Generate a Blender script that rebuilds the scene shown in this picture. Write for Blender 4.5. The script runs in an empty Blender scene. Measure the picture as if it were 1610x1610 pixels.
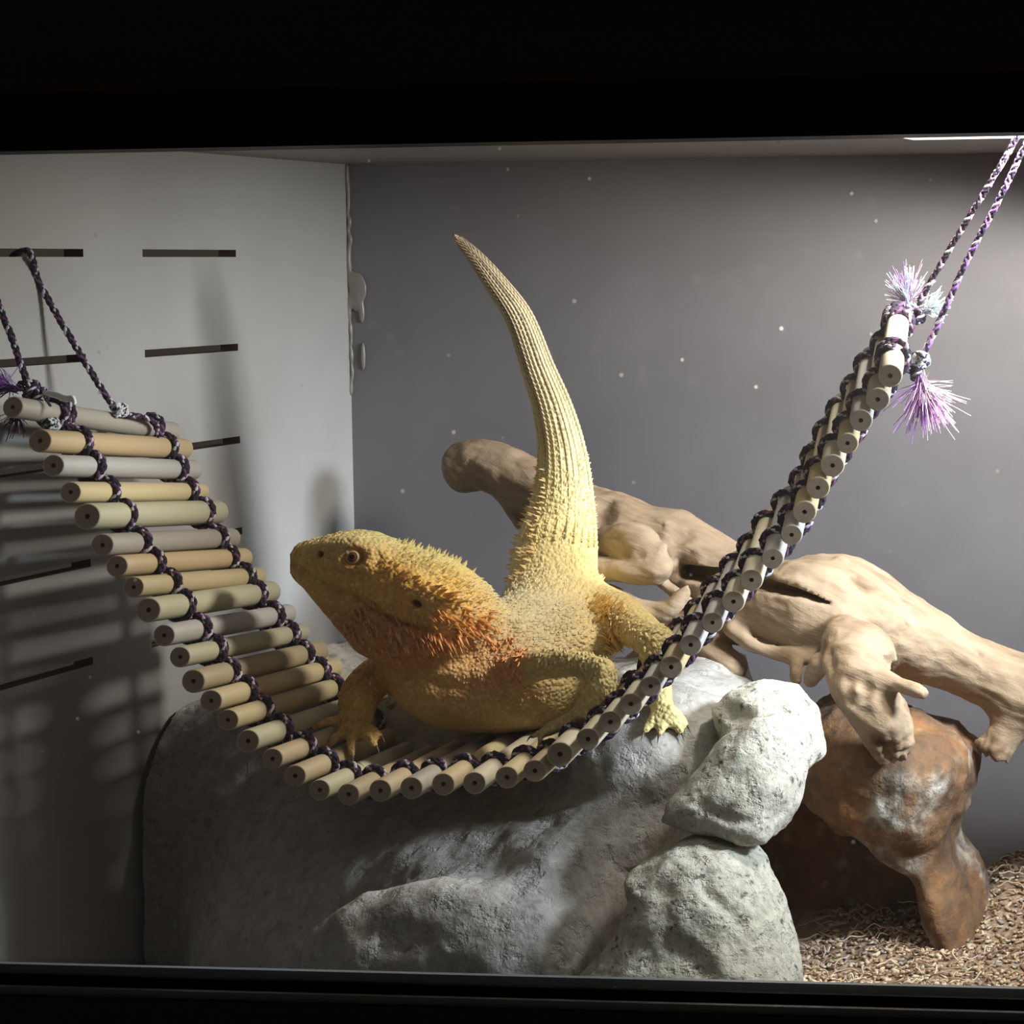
import bpy, math, random
import numpy as np
from mathutils import Vector, Matrix

random.seed(7)
RNG = np.random.default_rng(7)
scene = bpy.context.scene
COL = scene.collection

# ----------------------------------------------------------------------------
# CAMERA  (the photograph is a crop out of a wider frame, hence the lens shift)
# ----------------------------------------------------------------------------
W = 1610.0
F_PX = 3400.0
CAM = np.array([0.47, -1.0, 0.40])
YAW, PITCH, ROLL = math.radians(6.2), math.radians(1.2), math.radians(0.7)
VP_DEPTH = (2400.0, 405.0)            # where lines running straight back meet

_f = np.array([-math.sin(YAW) * math.cos(PITCH), math.cos(YAW) * math.cos(PITCH), -math.sin(PITCH)])
_r = np.array([math.cos(YAW), math.sin(YAW), 0.0])
_u = np.cross(_r, _f)
RIGHT = math.cos(ROLL) * _r - math.sin(ROLL) * _u
UP = math.sin(ROLL) * _r + math.cos(ROLL) * _u
FWD = _f
_d = np.array([0.0, 1.0, 0.0])
PPX = VP_DEPTH[0] - F_PX * (_d @ RIGHT) / (_d @ FWD)
PPY = VP_DEPTH[1] + F_PX * (_d @ UP) / (_d @ FWD)


def ray(px, py):
    return FWD + RIGHT * ((px - PPX) / F_PX) - UP * ((py - PPY) / F_PX)


def P(px, py, y):
    """world point seen at a photo pixel, at depth y behind the front glass"""
    d = ray(px, py)
    return CAM + d * ((y - CAM[1]) / d[1])


def PX(px, py, x):
    """world point seen at a photo pixel on the plane x"""
    d = ray(px, py)
    return CAM + d * ((x - CAM[0]) / d[0])


def scale_at(y):
    return (y - CAM[1]) / F_PX        # metres per pixel


cam_data = bpy.data.cameras.new('camera')
cam = bpy.data.objects.new('camera', cam_data)
COL.objects.link(cam)
M = Matrix.Identity(4)
for i in range(3):
    M[i][0], M[i][1], M[i][2], M[i][3] = RIGHT[i], UP[i], -FWD[i], CAM[i]
cam.matrix_world = M
cam_data.sensor_fit = 'HORIZONTAL'
cam_data.sensor_width = 36.0
cam_data.lens = F_PX / W * 36.0
cam_data.shift_x = (W / 2 - PPX) / W
cam_data.shift_y = -(W / 2 - PPY) / W
cam_data.clip_start = 0.01
cam_data.clip_end = 50
scene.camera = cam

# ----------------------------------------------------------------------------
# WORLD, LIGHTS, EXPOSURE
# ----------------------------------------------------------------------------
world = bpy.data.worlds.new('world')
scene.world = world
world.use_nodes = True
world.node_tree.nodes['Background'].inputs[0].default_value = (1.0, 0.80, 0.66, 1)
world.node_tree.nodes['Background'].inputs[1].default_value = 0.032


def light(name, kind, loc, target, power, color, size=0.05, spot=None, blend=0.4):
    ld = bpy.data.lights.new(name, kind)
    ld.energy = power
    ld.color = color
    if kind == 'AREA':
        ld.shape = 'RECTANGLE' if isinstance(size, tuple) else 'DISK'
        if isinstance(size, tuple):
            ld.size, ld.size_y = size
        else:
            ld.size = size
    else:
        ld.shadow_soft_size = size
    if spot:
        ld.spot_size = math.radians(spot)
        ld.spot_blend = blend
    o = bpy.data.objects.new(name, ld)
    COL.objects.link(o)
    o.location = loc
    dv = Vector(target) - Vector(loc)
    o.rotation_euler = dv.to_track_quat('-Z', 'Y').to_euler()
    return o


# the enclosure's own lamps, both past the right edge of the picture: the basking lamp over the
# ceiling cut-out, the cool daylight lamp under the ceiling farther right
light('basking_lamp_offscreen', 'SPOT', (0.200, 0.205, 0.489), (0.06, 0.22, 0.10), 9.4, (1.0, 0.945, 0.84), 0.036, 160, 0.3)
dl = light('daylight_lamp_offscreen', 'AREA', (0.57, 0.17, 0.44), (-0.32, 0.33, 0.02), 1.35, (0.84, 0.93, 1.0), 0.13)
dl.data.spread = math.radians(56)

scene.view_settings.view_transform = 'Standard'
scene.view_settings.look = 'None'
scene.view_settings.exposure = 0.15
scene.view_settings.gamma = 1.0
scene.view_settings.use_curve_mapping = False


# ----------------------------------------------------------------------------
# OBJECT HELPERS
# ----------------------------------------------------------------------------
def tag(o, label=None, cat=None, group=None, kind=None):
    if label:
        o['label'] = label
    if cat:
        o['category'] = cat
    if group:
        o['group'] = group
    if kind:
        o['kind'] = kind
    return o


def empty(name, loc):
    o = bpy.data.objects.new(name, None)
    COL.objects.link(o)
    o.empty_display_size = 0.01
    o.location = loc
    return o


def mesh_obj(name, verts, faces, mats, parent=None, smooth=True, mat_idx=None, colors=None, attr=None):
    me = bpy.data.meshes.new(name)
    me.from_pydata([tuple(v) for v in verts], [], [tuple(f) for f in faces])
    if not isinstance(mats, (list, tuple)):
        mats = [mats]
    for m in mats:
        me.materials.append(m)
    if mat_idx is not None:
        me.polygons.foreach_set('material_index', np.asarray(mat_idx, dtype=np.int32))
    me.polygons.foreach_set('use_smooth', np.full(len(me.polygons), smooth, dtype=bool))
    if colors is not None:
        a = me.color_attributes.new('Col', 'FLOAT_COLOR', 'POINT')
        c = np.ones((len(verts), 4), dtype=np.float32)
        c[:, :3] = colors
        a.data.foreach_set('color', c.ravel())
    me.update()
    o = bpy.data.objects.new(name, me)
    COL.objects.link(o)
    if parent is not None:
        o.parent = parent
        o.matrix_parent_inverse = Matrix.Translation(parent.location).inverted()
    return o


def box(lo, hi):
    x0, y0, z0 = lo
    x1, y1, z1 = hi
    v = [(x0, y0, z0), (x1, y0, z0), (x1, y1, z0), (x0, y1, z0), (x0, y0, z1), (x1, y0, z1), (x1, y1, z1), (x0, y1, z1)]
    f = [(0, 3, 2, 1), (4, 5, 6, 7), (0, 1, 5, 4), (1, 2, 6, 5), (2, 3, 7, 6), (3, 0, 4, 7)]
    return v, f


class Collect:
    def __init__(self):
        self.v, self.f, self.m = [], [], []

    def add(self, v, f, m=0):
        n = len(self.v)
        self.v.extend([tuple(p) for p in v])
        self.f.extend([tuple(i + n for i in q) for q in f])
        self.m.extend([m] * len(f))

    def build(self, name, mats, parent=None, smooth=True):
        return mesh_obj(name, self.v, self.f, mats, parent, smooth, self.m)


def unit(v):
    v = np.asarray(v, float)
    return v / (np.linalg.norm(v) + 1e-12)


def tube(points, radii, sides=8, caps=True):
    """a round tube through points"""
    pts = np.asarray(points, float)
    n = len(pts)
    radii = np.broadcast_to(np.asarray(radii, float), (n,))
    tan = np.gradient(pts, axis=0)
    tan /= np.linalg.norm(tan, axis=1)[:, None] + 1e-12
    ref = np.array([0, 0, 1.0]) if abs(tan[0][2]) < 0.9 else np.array([1.0, 0, 0])
    a = unit(np.cross(tan[0], ref))
    v, f = [], []
    for i in range(n):
        a = unit(a - tan[i] * (a @ tan[i]))
        b = np.cross(tan[i], a)
        for s in range(sides):
            t = 2 * math.pi * s / sides
            v.append(pts[i] + radii[i] * (math.cos(t) * a + math.sin(t) * b))
    for i in range(n - 1):
        for s in range(sides):
            s2 = (s + 1) % sides
            f.append((i * sides + s, i * sides + s2, (i + 1) * sides + s2, (i + 1) * sides + s))
    if caps:
        f.append(tuple(range(sides - 1, -1, -1)))
        f.append(tuple((n - 1) * sides + s for s in range(sides)))
    return v, f


def catmull(points, per=8):
    p = np.asarray(points, float)
    p = np.vstack([2 * p[0] - p[1], p, 2 * p[-1] - p[-2]])
    out = []
    for i in range(1, len(p) - 2):
        for k in range(per):
            t = k / per
            out.append(0.5 * (2 * p[i] + (p[i + 1] - p[i - 1]) * t + (2 * p[i - 1] - 5 * p[i] + 4 * p[i + 1] - p[i + 2]) * t * t
                              + (-p[i - 1] + 3 * p[i] - 3 * p[i + 1] + p[i + 2]) * t ** 3))
    out.append(p[-2])
    return np.array(out)


def resample(pts, step):
    pts = np.asarray(pts, float)
    d = np.r_[0, np.cumsum(np.linalg.norm(np.diff(pts, axis=0), axis=1))]
    n = max(2, int(d[-1] / step) + 1)
    s = np.linspace(0, d[-1], n)
    return np.stack([np.interp(s, d, pts[:, k]) for k in range(3)], axis=1)


def rope_geom(col, path, radius, strands=4, pitch=0.013, step=0.0013, phase=0.0):
    """twisted rope: helical strands, strand k takes material k"""
    p = resample(path, step)
    n = len(p)
    tan = np.gradient(p, axis=0)
    tan /= np.linalg.norm(tan, axis=1)[:, None] + 1e-12
    ref = np.array([0, 0, 1.0]) if abs(tan[0][2]) < 0.9 else np.array([1.0, 0, 0])
    a = unit(np.cross(tan[0], ref))
    A = np.zeros_like(p)
    for i in range(n):
        a = unit(a - tan[i] * (a @ tan[i]))
        A[i] = a
    B = np.cross(tan, A)
    s = np.arange(n) * step
    for k in range(2 * strands):
        sgn = 1 if k < strands else -1
        th = phase + sgn * 2 * math.pi * ((k % strands) / strands + s / pitch)
        wob = 0.50 * radius * (1 + 0.22 * np.cos(th * strands * 0.5 + (0 if sgn > 0 else math.pi)))
        c = p + wob[:, None] * (np.cos(th)[:, None] * A + np.sin(th)[:, None] * B)
        v, f = tube(c, 0.44 * radius, 5)
        col.add(v, f, (0, 1, 2, 3, 2, 0, 3, 2)[k % 8] if strands > 2 else k % 4)


# ----------------------------------------------------------------------------
# NOISE AND SIGNED-DISTANCE MODELLING (numpy)
# ----------------------------------------------------------------------------
_perm = np.random.default_rng(3).permutation(256)
_perm = np.r_[_perm, _perm, _perm]
_grad = np.random.default_rng(4).normal(size=(256, 3))
_grad /= np.linalg.norm(_grad, axis=1)[:, None]


def noise3(p):
    p = np.asarray(p, float)
    i = np.floor(p).astype(int)
    f = p - i
    i &= 255
    u = f * f * f * (f * (f * 6 - 15) + 10)
    r = 0
    for dx in (0, 1):
        for dy in (0, 1):
            for dz in (0, 1):
                h = _perm[_perm[_perm[i[:, 0] + dx] + i[:, 1] + dy] + i[:, 2] + dz]
                g = _grad[h]
                d = (g * (f - np.array([dx, dy, dz]))).sum(1)
                w = (u[:, 0] if dx else 1 - u[:, 0]) * (u[:, 1] if dy else 1 - u[:, 1]) * (u[:, 2] if dz else 1 - u[:, 2])
                r = r + d * w
    return r


def fbm(p, scale, octaves=4, gain=0.5, off=0.0):
    p = np.asarray(p, float) * scale + off
    a, r = 1.0, 0
    for _ in range(octaves):
        r = r + a * noise3(p)
        p = p * 2.03 + 11.7
        a *= gain
    return r


def smin(a, b, k):
    h = np.maximum(k - np.abs(a - b), 0) / k
    return np.minimum(a, b) - h * h * k * 0.25


class Field:
    def __init__(self, lo, hi, vox):
        self.lo = np.asarray(lo, float)
        self.vox = vox
        self.n = np.ceil((np.asarray(hi, float) - self.lo) / vox).astype(int) + 1
        self.F = np.full(self.n, 1.0, dtype=np.float32)
        self.ax = [(self.lo[i] + vox * np.arange(self.n[i])).astype(np.float32) for i in range(3)]

    def _sl(self, lo, hi, m):
        s = []
        for i in range(3):
            a = int(np.clip(math.floor((lo[i] - m - self.lo[i]) / self.vox), 0, self.n[i]))
            b = int(np.clip(math.ceil((hi[i] + m - self.lo[i]) / self.vox) + 1, 0, self.n[i]))
            s.append(slice(a, b))
        x = self.ax[0][s[0]][:, None, None]
        y = self.ax[1][s[1]][None, :, None]
        z = self.ax[2][s[2]][None, None, :]
        return tuple(s), x, y, z

    def union(self, fn, lo, hi, k=0.01):
        s, x, y, z = self._sl(lo, hi, k + 3 * self.vox)
        if 0 in self.F[s].shape:
            return
        self.F[s] = smin(self.F[s], fn(x, y, z), k)

    def cone(self, a, b, ra, rb, k=0.01, squash=None):
        """round cone; squash=(axis unit vector, factor) flattens along an axis"""
        a, b = np.asarray(a, float), np.asarray(b, float)
        r = max(ra, rb)
        if squash is not None:
            r *= max(1, squash[1])

        def fn(x, y, z):
            ex, ey, ez = x - a[0], y - a[1], z - a[2]
            ba = b - a
            if squash is not None:
                n, q = squash
                dn = ex * n[0] + ey * n[1] + ez * n[2]
                c = (1 / q - 1)
                ex, ey, ez = ex + c * dn * n[0], ey + c * dn * n[1], ez + c * dn * n[2]
                ba = ba + c * (ba @ n) * n
            t = np.clip((ex * ba[0] + ey * ba[1] + ez * ba[2]) / (ba @ ba + 1e-12), 0, 1)
            d = np.sqrt((ex - t * ba[0]) ** 2 + (ey - t * ba[1]) ** 2 + (ez - t * ba[2]) ** 2) - (ra + (rb - ra) * t)
            return d * (min(1, squash[1]) if squash is not None else 1)
        self.union(fn, np.minimum(a, b) - r, np.maximum(a, b) + r, k)

    def chain(self, pts, k=0.008):
        """pts: list of (world point, radius); one smooth limb"""
        ps = np.array([p for p, r in pts])
        rs = np.array([r for p, r in pts])
        rm = rs.max()

        def fn(x, y, z):
            out = None
            for i in range(len(pts) - 1):
                a, ba = ps[i], ps[i + 1] - ps[i]
                ex, ey, ez = x - a[0], y - a[1], z - a[2]
                t = np.clip((ex * ba[0] + ey * ba[1] + ez * ba[2]) / (ba @ ba + 1e-12), 0, 1)
                d = np.sqrt((ex - t * ba[0]) ** 2 + (ey - t * ba[1]) ** 2 + (ez - t * ba[2]) ** 2) - (rs[i] + (rs[i + 1] - rs[i]) * t)
                out = d if out is None else np.minimum(out, d)
            return out
        self.union(fn, ps.min(0) - rm, ps.max(0) + rm, k)

    def ellipsoid(self, c, r, k=0.01, rot=None):
        c, r = np.asarray(c, float), np.asarray(r, float)
        R = np.eye(3) if rot is None else rot

        def fn(x, y, z):
            ex, ey, ez = x - c[0], y - c[1], z - c[2]
            q = [(ex * R[0, i] + ey * R[1, i] + ez * R[2, i]) / r[i] for i in range(3)]
            n = np.sqrt(q[0] ** 2 + q[1] ** 2 + q[2] ** 2)
            g = np.sqrt((q[0] / r[0]) ** 2 + (q[1] / r[1]) ** 2 + (q[2] / r[2]) ** 2) + 1e-9
            return n * (n - 1) / g
        m = r.max()
        self.union(fn, c - m, c + m, k)

    def pillow(self, poly, y0, half, R, k=0.01, ymap=None):
        """polygon (x,z) stretched along y to +-half with a rounding radius R"""
        poly = np.asarray(poly, float)

        def fn(x, y, z):
            d2 = poly_sdf(poly, x[:, :, 0], z[0, 0, :][None, :])[:, None, :]
            h = half
            yc = y0
            if callable(half):
                h = half(x, z)
            if ymap is not None:
                yc = ymap(x, z)
            rr = R(x) if callable(R) else R
            q = np.maximum(np.abs(y - yc) - h + rr, 0)
            a = np.maximum(d2 + rr, 0)
            return np.sqrt(a * a + q * q) - rr + np.minimum(np.maximum(d2 + rr, np.abs(y - yc) - h + rr), 0)
        hm = half if not callable(half) else 0.24
        lo = np.array([poly[:, 0].min(), y0 - hm - 0.03, poly[:, 1].min()])
        hi = np.array([poly[:, 0].max(), y0 + hm + 0.03, poly[:, 1].max()])
        self.union(fn, lo, hi, k)

    def emboss(self, path, amount, r):
        """soft groove (amount > 0) or ridge (amount < 0) along a 3-D path"""
        path = [np.asarray(p, float) for p in path]
        if len(path) == 1:
            path = path * 2
        for a, b in zip(path[:-1], path[1:]):
            s, x, y, z = self._sl(np.minimum(a, b), np.maximum(a, b), 2.6 * r)
            if 0 in self.F[s].shape:
                continue
            ba = b - a
            ex, ey, ez = x - a[0], y - a[1], z - a[2]
            t = np.clip((ex * ba[0] + ey * ba[1] + ez * ba[2]) / (ba @ ba + 1e-12), 0, 1)
            d2 = (ex - t * ba[0]) ** 2 + (ey - t * ba[1]) ** 2 + (ez - t * ba[2]) ** 2
            self.F[s] += amount * np.exp(-d2 / (r * r))

    def slot(self, pts, half, depth):
        """crack cut straight back from a line of surface points; half = half widths"""
        for (a, b, ta, tb) in zip(pts[:-1], pts[1:], half[:-1], half[1:]):
            lo, hi = np.minimum(a, b), np.maximum(a, b)
            lo, hi = lo - np.array([0.008, 0.015, 0.008]), hi + np.array([0.008, depth, 0.008])
            s, x, y, z = self._sl(lo, hi, 0)
            if 0 in self.F[s].shape:
                continue
            e = np.array([b[0] - a[0], b[2] - a[2]])
            ex, ez = x - a[0], z - a[2]
            t = np.clip((ex * e[0] + ez * e[1]) / (e @ e), 0, 1)
            d = np.sqrt((ex - t * e[0]) ** 2 + (ez - t * e[1]) ** 2) - (ta + (tb - ta) * t)
            d = np.maximum(d, y - (a[1] + (b[1] - a[1]) * t + depth))
            self.F[s] = np.maximum(self.F[s], -d)

    def carve(self, c, r, k=0.003):
        c = np.asarray(c, float)
        r = np.broadcast_to(np.asarray(r, float), (3,))
        s, x, y, z = self._sl(c - r, c + r, k + 3 * self.vox)
        if 0 in self.F[s].shape:
            return
        d = (np.sqrt(((x - c[0]) / r[0]) ** 2 + ((y - c[1]) / r[1]) ** 2 + ((z - c[2]) / r[2]) ** 2) - 1) * r.min()
        self.F[s] = -smin(-self.F[s], d, k)

    def sample(self, p):
        q = (np.atleast_2d(p) - self.lo) / self.vox
        q = np.clip(q, 0, np.array(self.n) - 1.001)
        i = q.astype(int)
        f = q - i
        r = 0
        for dx in (0, 1):
            for dy in (0, 1):
                for dz in (0, 1):
                    w = (f[:, 0] if dx else 1 - f[:, 0]) * (f[:, 1] if dy else 1 - f[:, 1]) * (f[:, 2] if dz else 1 - f[:, 2])
                    r = r + w * self.F[i[:, 0] + dx, i[:, 1] + dy, i[:, 2] + dz]
        return r

    def surf(self, px, py):
        """first surface point on the line of sight through a photo pixel"""
        d = ray(px, py)
        d = d / d[1]
        ys = np.arange(self.lo[1], self.lo[1] + self.vox * (self.n[1] - 1), self.vox * 0.4)
        pts = CAM[None, :] + d[None, :] * (ys - CAM[1])[:, None]
        hi = self.lo + self.vox * (np.array(self.n) - 1)
        ok = np.all((pts > self.lo) & (pts < hi), axis=1)
        val = np.where(ok, self.sample(pts), 1)
        hit = np.nonzero(val < 0)[0]
        return pts[hit[0]] if len(hit) else None

    def mesh(self):
        F = self.F
        ins = F < 0
        c = np.zeros(np.array(F.shape) - 1, dtype=np.uint8)
        for dx in (0, 1):
            for dy in (0, 1):
                for dz in (0, 1):
                    c += ins[dx:F.shape[0] - 1 + dx, dy:F.shape[1] - 1 + dy, dz:F.shape[2] - 1 + dz]
        act = (c > 0) & (c < 8)
        cell = np.argwhere(act)
        idx = np.full(act.shape, -1, dtype=np.int64)
        idx[act] = np.arange(len(cell))
        acc = np.zeros((len(cell), 3))
        cnt = np.zeros(len(cell))
        corners = [(dx, dy, dz) for dx in (0, 1) for dy in (0, 1) for dz in (0, 1)]
        val = {q: F[cell[:, 0] + q[0], cell[:, 1] + q[1], cell[:, 2] + q[2]].astype(float) for q in corners}
        for a in corners:
            for ax in range(3):
                if a[ax] == 0:
                    b = list(a)
                    b[ax] = 1
                    b = tuple(b)
                    va, vb = val[a], val[b]
                    cr = (va < 0) != (vb < 0)
                    t = np.where(cr, va / np.where(cr, va - vb, 1), 0)
                    pt = np.tile(np.array(a, float), (len(cell), 1))
                    pt[:, ax] += t
                    acc += pt * cr[:, None]
                    cnt += cr
        v = self.lo + self.vox * (cell + acc / cnt[:, None])
        quads = []
        for ax in range(3):
            o1, o2 = [(1, 2), (2, 0), (0, 1)][ax]
            s0 = [slice(1, -1)] * 3
            s0[ax] = slice(0, -1)
            s1 = list(s0)
            s1[ax] = slice(1, None)
            A, B = ins[tuple(s0)], ins[tuple(s1)]
            for flip in (0, 1):
                e = np.argwhere((A & ~B) if flip == 0 else (~A & B))
                if not len(e):
                    continue
                off = np.ones(3, dtype=int)
                off[ax] = 0
                e = e + off
                d1 = np.zeros(3, dtype=int)
                d1[o1] = -1
                d2 = np.zeros(3, dtype=int)
                d2[o2] = -1
                q = [e, e + d1, e + d1 + d2, e + d2]
                ids = np.stack([idx[w[:, 0], w[:, 1], w[:, 2]] for w in q], axis=1)
                if flip == 1:
                    ids = ids[:, ::-1]
                quads.append(ids)
        return v, np.vstack(quads)


def poly_sdf(poly, x, z):
    """signed distance to a polygon, x column (nx,1), z row (1,nz)"""
    x = np.asarray(x, float).reshape(-1, 1)
    z = np.asarray(z, float).reshape(1, -1)
    d = np.full((x.shape[0], z.shape[1]), 1e9)
    inside = np.zeros(d.shape, bool)
    n = len(poly)
    for i in range(n):
        a, b = poly[i], poly[(i + 1) % n]
        e = b - a
        wx, wz = x - a[0], z - a[1]
        t = np.clip((wx * e[0] + wz * e[1]) / (e @ e + 1e-12), 0, 1)
        d = np.minimum(d, (wx - t * e[0]) ** 2 + (wz - t * e[1]) ** 2)
        c = ((a[1] > z) != (b[1] > z)) & (x < (b[0] - a[0]) * (z - a[1]) / (b[1] - a[1] + 1e-12) + a[0])
        inside ^= c
    d = np.sqrt(d)
    return np.where(inside, -d, d)


def vnormals(v, q):
    n = np.zeros_like(v)
    fn = np.cross(v[q[:, 2]] - v[q[:, 0]], v[q[:, 3]] - v[q[:, 1]])
    for k in range(4):
        for ax in range(3):
            n[:, ax] += np.bincount(q[:, k], weights=fn[:, ax], minlength=len(v))
    return n / (np.linalg.norm(n, axis=1)[:, None] + 1e-12)


def relax(v, q, it=2, lam=0.5):
    for _ in range(it):
        acc = np.zeros_like(v)
        cnt = np.zeros(len(v))
        for k in range(4):
            for a, b in ((q[:, k], q[:, (k + 1) % 4]), (q[:, (k + 1) % 4], q[:, k])):
                for ax in range(3):
                    acc[:, ax] += np.bincount(a, weights=v[b][:, ax], minlength=len(v))
                cnt += np.bincount(a, minlength=len(v))
        v = v + lam * (acc / np.maximum(cnt, 1)[:, None] - v)
    return v


def polytilt(pts, yz):
    """outline whose points lie at the depth that belongs to their height"""
    out = []
    for a, b in pts:
        y = 0.08
        for _ in range(12):
            y = float(yz(P(a, b, y)[2]))
        p = P(a, b, y)
        out.append((p[0], p[2]))
    return out


def polypx(pts, y):
    return [(p[0], p[2]) for p in (P(a, b, y) for a, b in pts)]


# ----------------------------------------------------------------------------
# MATERIALS
# ----------------------------------------------------------------------------
class N:
    def __init__(self, name):
        self.m = bpy.data.materials.new(name)
        self.m.use_nodes = True
        self.t = self.m.node_tree
        self.t.nodes.clear()
        self.out = self.t.nodes.new('ShaderNodeOutputMaterial')
        self.b = self.t.nodes.new('ShaderNodeBsdfPrincipled')
        self.t.links.new(self.b.outputs[0], self.out.inputs[0])
        self.tc = self.t.nodes.new('ShaderNodeTexCoord')

    def link(self, a, b):
        self.t.links.new(a, b)

    def node(self, kind, **kw):
        n = self.t.nodes.new(kind)
        for k, v in kw.items():
            if k.startswith('_'):
                setattr(n, k[1:], v)
        return n

    def coords(self, scale=(1, 1, 1), rot=(0, 0, 0), src='Object'):
        mp = self.t.nodes.new('ShaderNodeMapping')
        mp.inputs['Scale'].default_value = scale
        mp.inputs['Rotation'].default_value = rot
        self.link(self.tc.outputs[src], mp.inputs['Vector'])
        return mp.outputs[0]

    def noise(self, scale, detail=4, rough=0.55, vec=None, dist=0.0):
        n = self.t.nodes.new('ShaderNodeTexNoise')
        n.inputs['Scale'].default_value = scale
        n.inputs['Detail'].default_value = detail
        n.inputs['Roughness'].default_value = rough
        n.inputs['Distortion'].default_value = dist
        self.link(vec if vec is not None else self.tc.outputs['Object'], n.inputs['Vector'])
        return n.outputs['Fac']

    def voronoi(self, scale, feature='F1', vec=None, out='Distance', rnd=1.0):
        n = self.t.nodes.new('ShaderNodeTexVoronoi')
        n.feature = feature
        n.inputs['Scale'].default_value = scale
        n.inputs['Randomness'].default_value = rnd
        self.link(vec if vec is not None else self.tc.outputs['Object'], n.inputs['Vector'])
        return n.outputs[out]

    def ramp(self, fac, stops):
        n = self.t.nodes.new('ShaderNodeValToRGB')
        el = n.color_ramp.elements
        while len(el) < len(stops):
            el.new(0.5)
        for e, (p, c) in zip(el, stops):
            e.position = p
            e.color = (c, c, c, 1) if not isinstance(c, tuple) else (*c, 1)
        self.link(fac, n.inputs[0])
        return n.outputs[0]

    def mix(self, fac, a, b, mode='MIX'):
        n = self.t.nodes.new('ShaderNodeMix')
        n.data_type = 'RGBA'
        n.blend_type = mode
        for sock, val in ((n.inputs['Factor'], fac), (n.inputs['A'], a), (n.inputs['B'], b)):
            pass
        ins = [s for s in n.inputs if s.enabled]
        fac_s, a_s, b_s = ins[0], ins[1], ins[2]
        for s, v in ((fac_s, fac), (a_s, a), (b_s, b)):
            if hasattr(v, 'links') or hasattr(v, 'is_linked'):
                self.link(v, s)
            elif isinstance(v, tuple):
                s.default_value = (*v, 1) if len(v) == 3 else v
            else:
                s.default_value = v
        return [o for o in n.outputs if o.enabled][0]

    def math(self, op, a, b=0.0):
        n = self.t.nodes.new('ShaderNodeMath')
        n.operation = op
        for s, v in ((n.inputs[0], a), (n.inputs[1], b)):
            if hasattr(v, 'is_linked'):
                self.link(v, s)
            else:
                s.default_value = v
        return n.outputs[0]

    def attr(self, name='Col'):
        n = self.t.nodes.new('ShaderNodeAttribute')
        n.attribute_name = name
        return n.outputs['Color']

    def objcolor(self):
        return self.t.nodes.new('ShaderNodeObjectInfo').outputs['Color']

    def set(self, color=None, rough=None, bump=None, strength=0.3, dist=0.001, spec=None, bumps=None):
        if color is not None:
            if isinstance(color, tuple):
                self.b.inputs['Base Color'].default_value = (*color, 1)
            else:
                self.link(color, self.b.inputs['Base Color'])
        if rough is not None:
            if hasattr(rough, 'is_linked'):
                self.link(rough, self.b.inputs['Roughness'])
            else:
                self.b.inputs['Roughness'].default_value = rough
        if spec is not None:
            self.b.inputs['Specular IOR Level'].default_value = spec
        prev = None
        for h, st, ds in (bumps or ([(bump, strength, dist)] if bump is not None else [])):
            n = self.t.nodes.new('ShaderNodeBump')
            n.inputs['Strength'].default_value = st
            n.inputs['Distance'].default_value = ds
            self.link(h, n.inputs['Height'])
            if prev is not None:
                self.link(prev, n.inputs['Normal'])
            prev = n.outputs[0]
        if prev is not None:
            self.link(prev, self.b.inputs['Normal'])
        return self.m


def plain(name, color, rough=0.6, spec=0.5):
    return N(name).set(color=color, rough=rough, spec=spec)


# wall laminate, grey, a little soiled
def wall_mat(name, col, dirt):
    n = N(name)
    a = n.noise(9, 5, 0.6)
    b = n.noise(60, 4, 0.6)
    c = n.mix(n.ramp(a, [(0.35, 0.0), (0.75, 1.0)]), col, tuple(x * dirt for x in col))
    c = n.mix(n.ramp(b, [(0.62, 0.0), (0.8, 0.25)]), c, (0.36, 0.35, 0.34))
    return n.set(color=c, rough=0.55, bump=n.noise(300, 3), strength=0.06, dist=0.001)


MAT_WALL_L = wall_mat('grey_laminate', (0.40, 0.397, 0.395), 0.86)
MAT_WALL_B = wall_mat('dark_grey_laminate', (0.176, 0.172, 0.190), 0.80)
MAT_CEIL = wall_mat('ceiling_laminate', (0.26, 0.24, 0.23), 0.8)
n = N('slot_edge_wood')
MAT_SLOT = n.set(color=n.ramp(n.noise(80, 4, 0.6, n.coords((1, 0.1, 1))), [(0.3, (0.05, 0.028, 0.015)), (0.7, (0.13, 0.075, 0.04))]), rough=0.8)
n = N('black_frame_veneer')
g = n.noise(30, 6, 0.6, n.coords((0.04, 1, 1)))
MAT_FRAME = n.set(color=n.ramp(g, [(0.3, (0.026, 0.018, 0.012)), (0.8, (0.034, 0.024, 0.016))]), rough=0.6, spec=0.2, bump=g, strength=0.05)
MAT_FRAME2 = plain('black_plastic_channel', (0.004, 0.004, 0.005), 0.5, 0.1)
MAT_TRACK = plain('grey_plastic_track', (0.16, 0.18, 0.20), 0.3)

# glass with dust specks and fine streaks
n = N('sliding_glass')
n.t.nodes.remove(n.b)
tr = n.node('ShaderNodeBsdfTransparent')
gl = n.node('ShaderNodeBsdfGlossy')
gl.inputs['Roughness'].default_value = 0.02
fr = n.node('ShaderNodeFresnel')
fr.inputs[0].default_value = 1.45
mx = n.node('ShaderNodeMixShader')
n.link(fr.outputs[0], mx.inputs[0])
n.link(tr.outputs[0], mx.inputs[1])
n.link(gl.outputs[0], mx.inputs[2])
df = n.node('ShaderNodeBsdfDiffuse')
df.inputs[0].default_value = (0.75, 0.74, 0.72, 1)
tl = n.node('ShaderNodeBsdfTranslucent')
tl.inputs[0].default_value = (0.75, 0.74, 0.72, 1)
add = n.node('ShaderNodeMixShader')
add.inputs[0].default_value = 0.5
n.link(df.outputs[0], add.inputs[1])
n.link(tl.outputs[0], add.inputs[2])
v1 = n.voronoi(75, vec=n.coords((1, 0, 1)))
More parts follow.
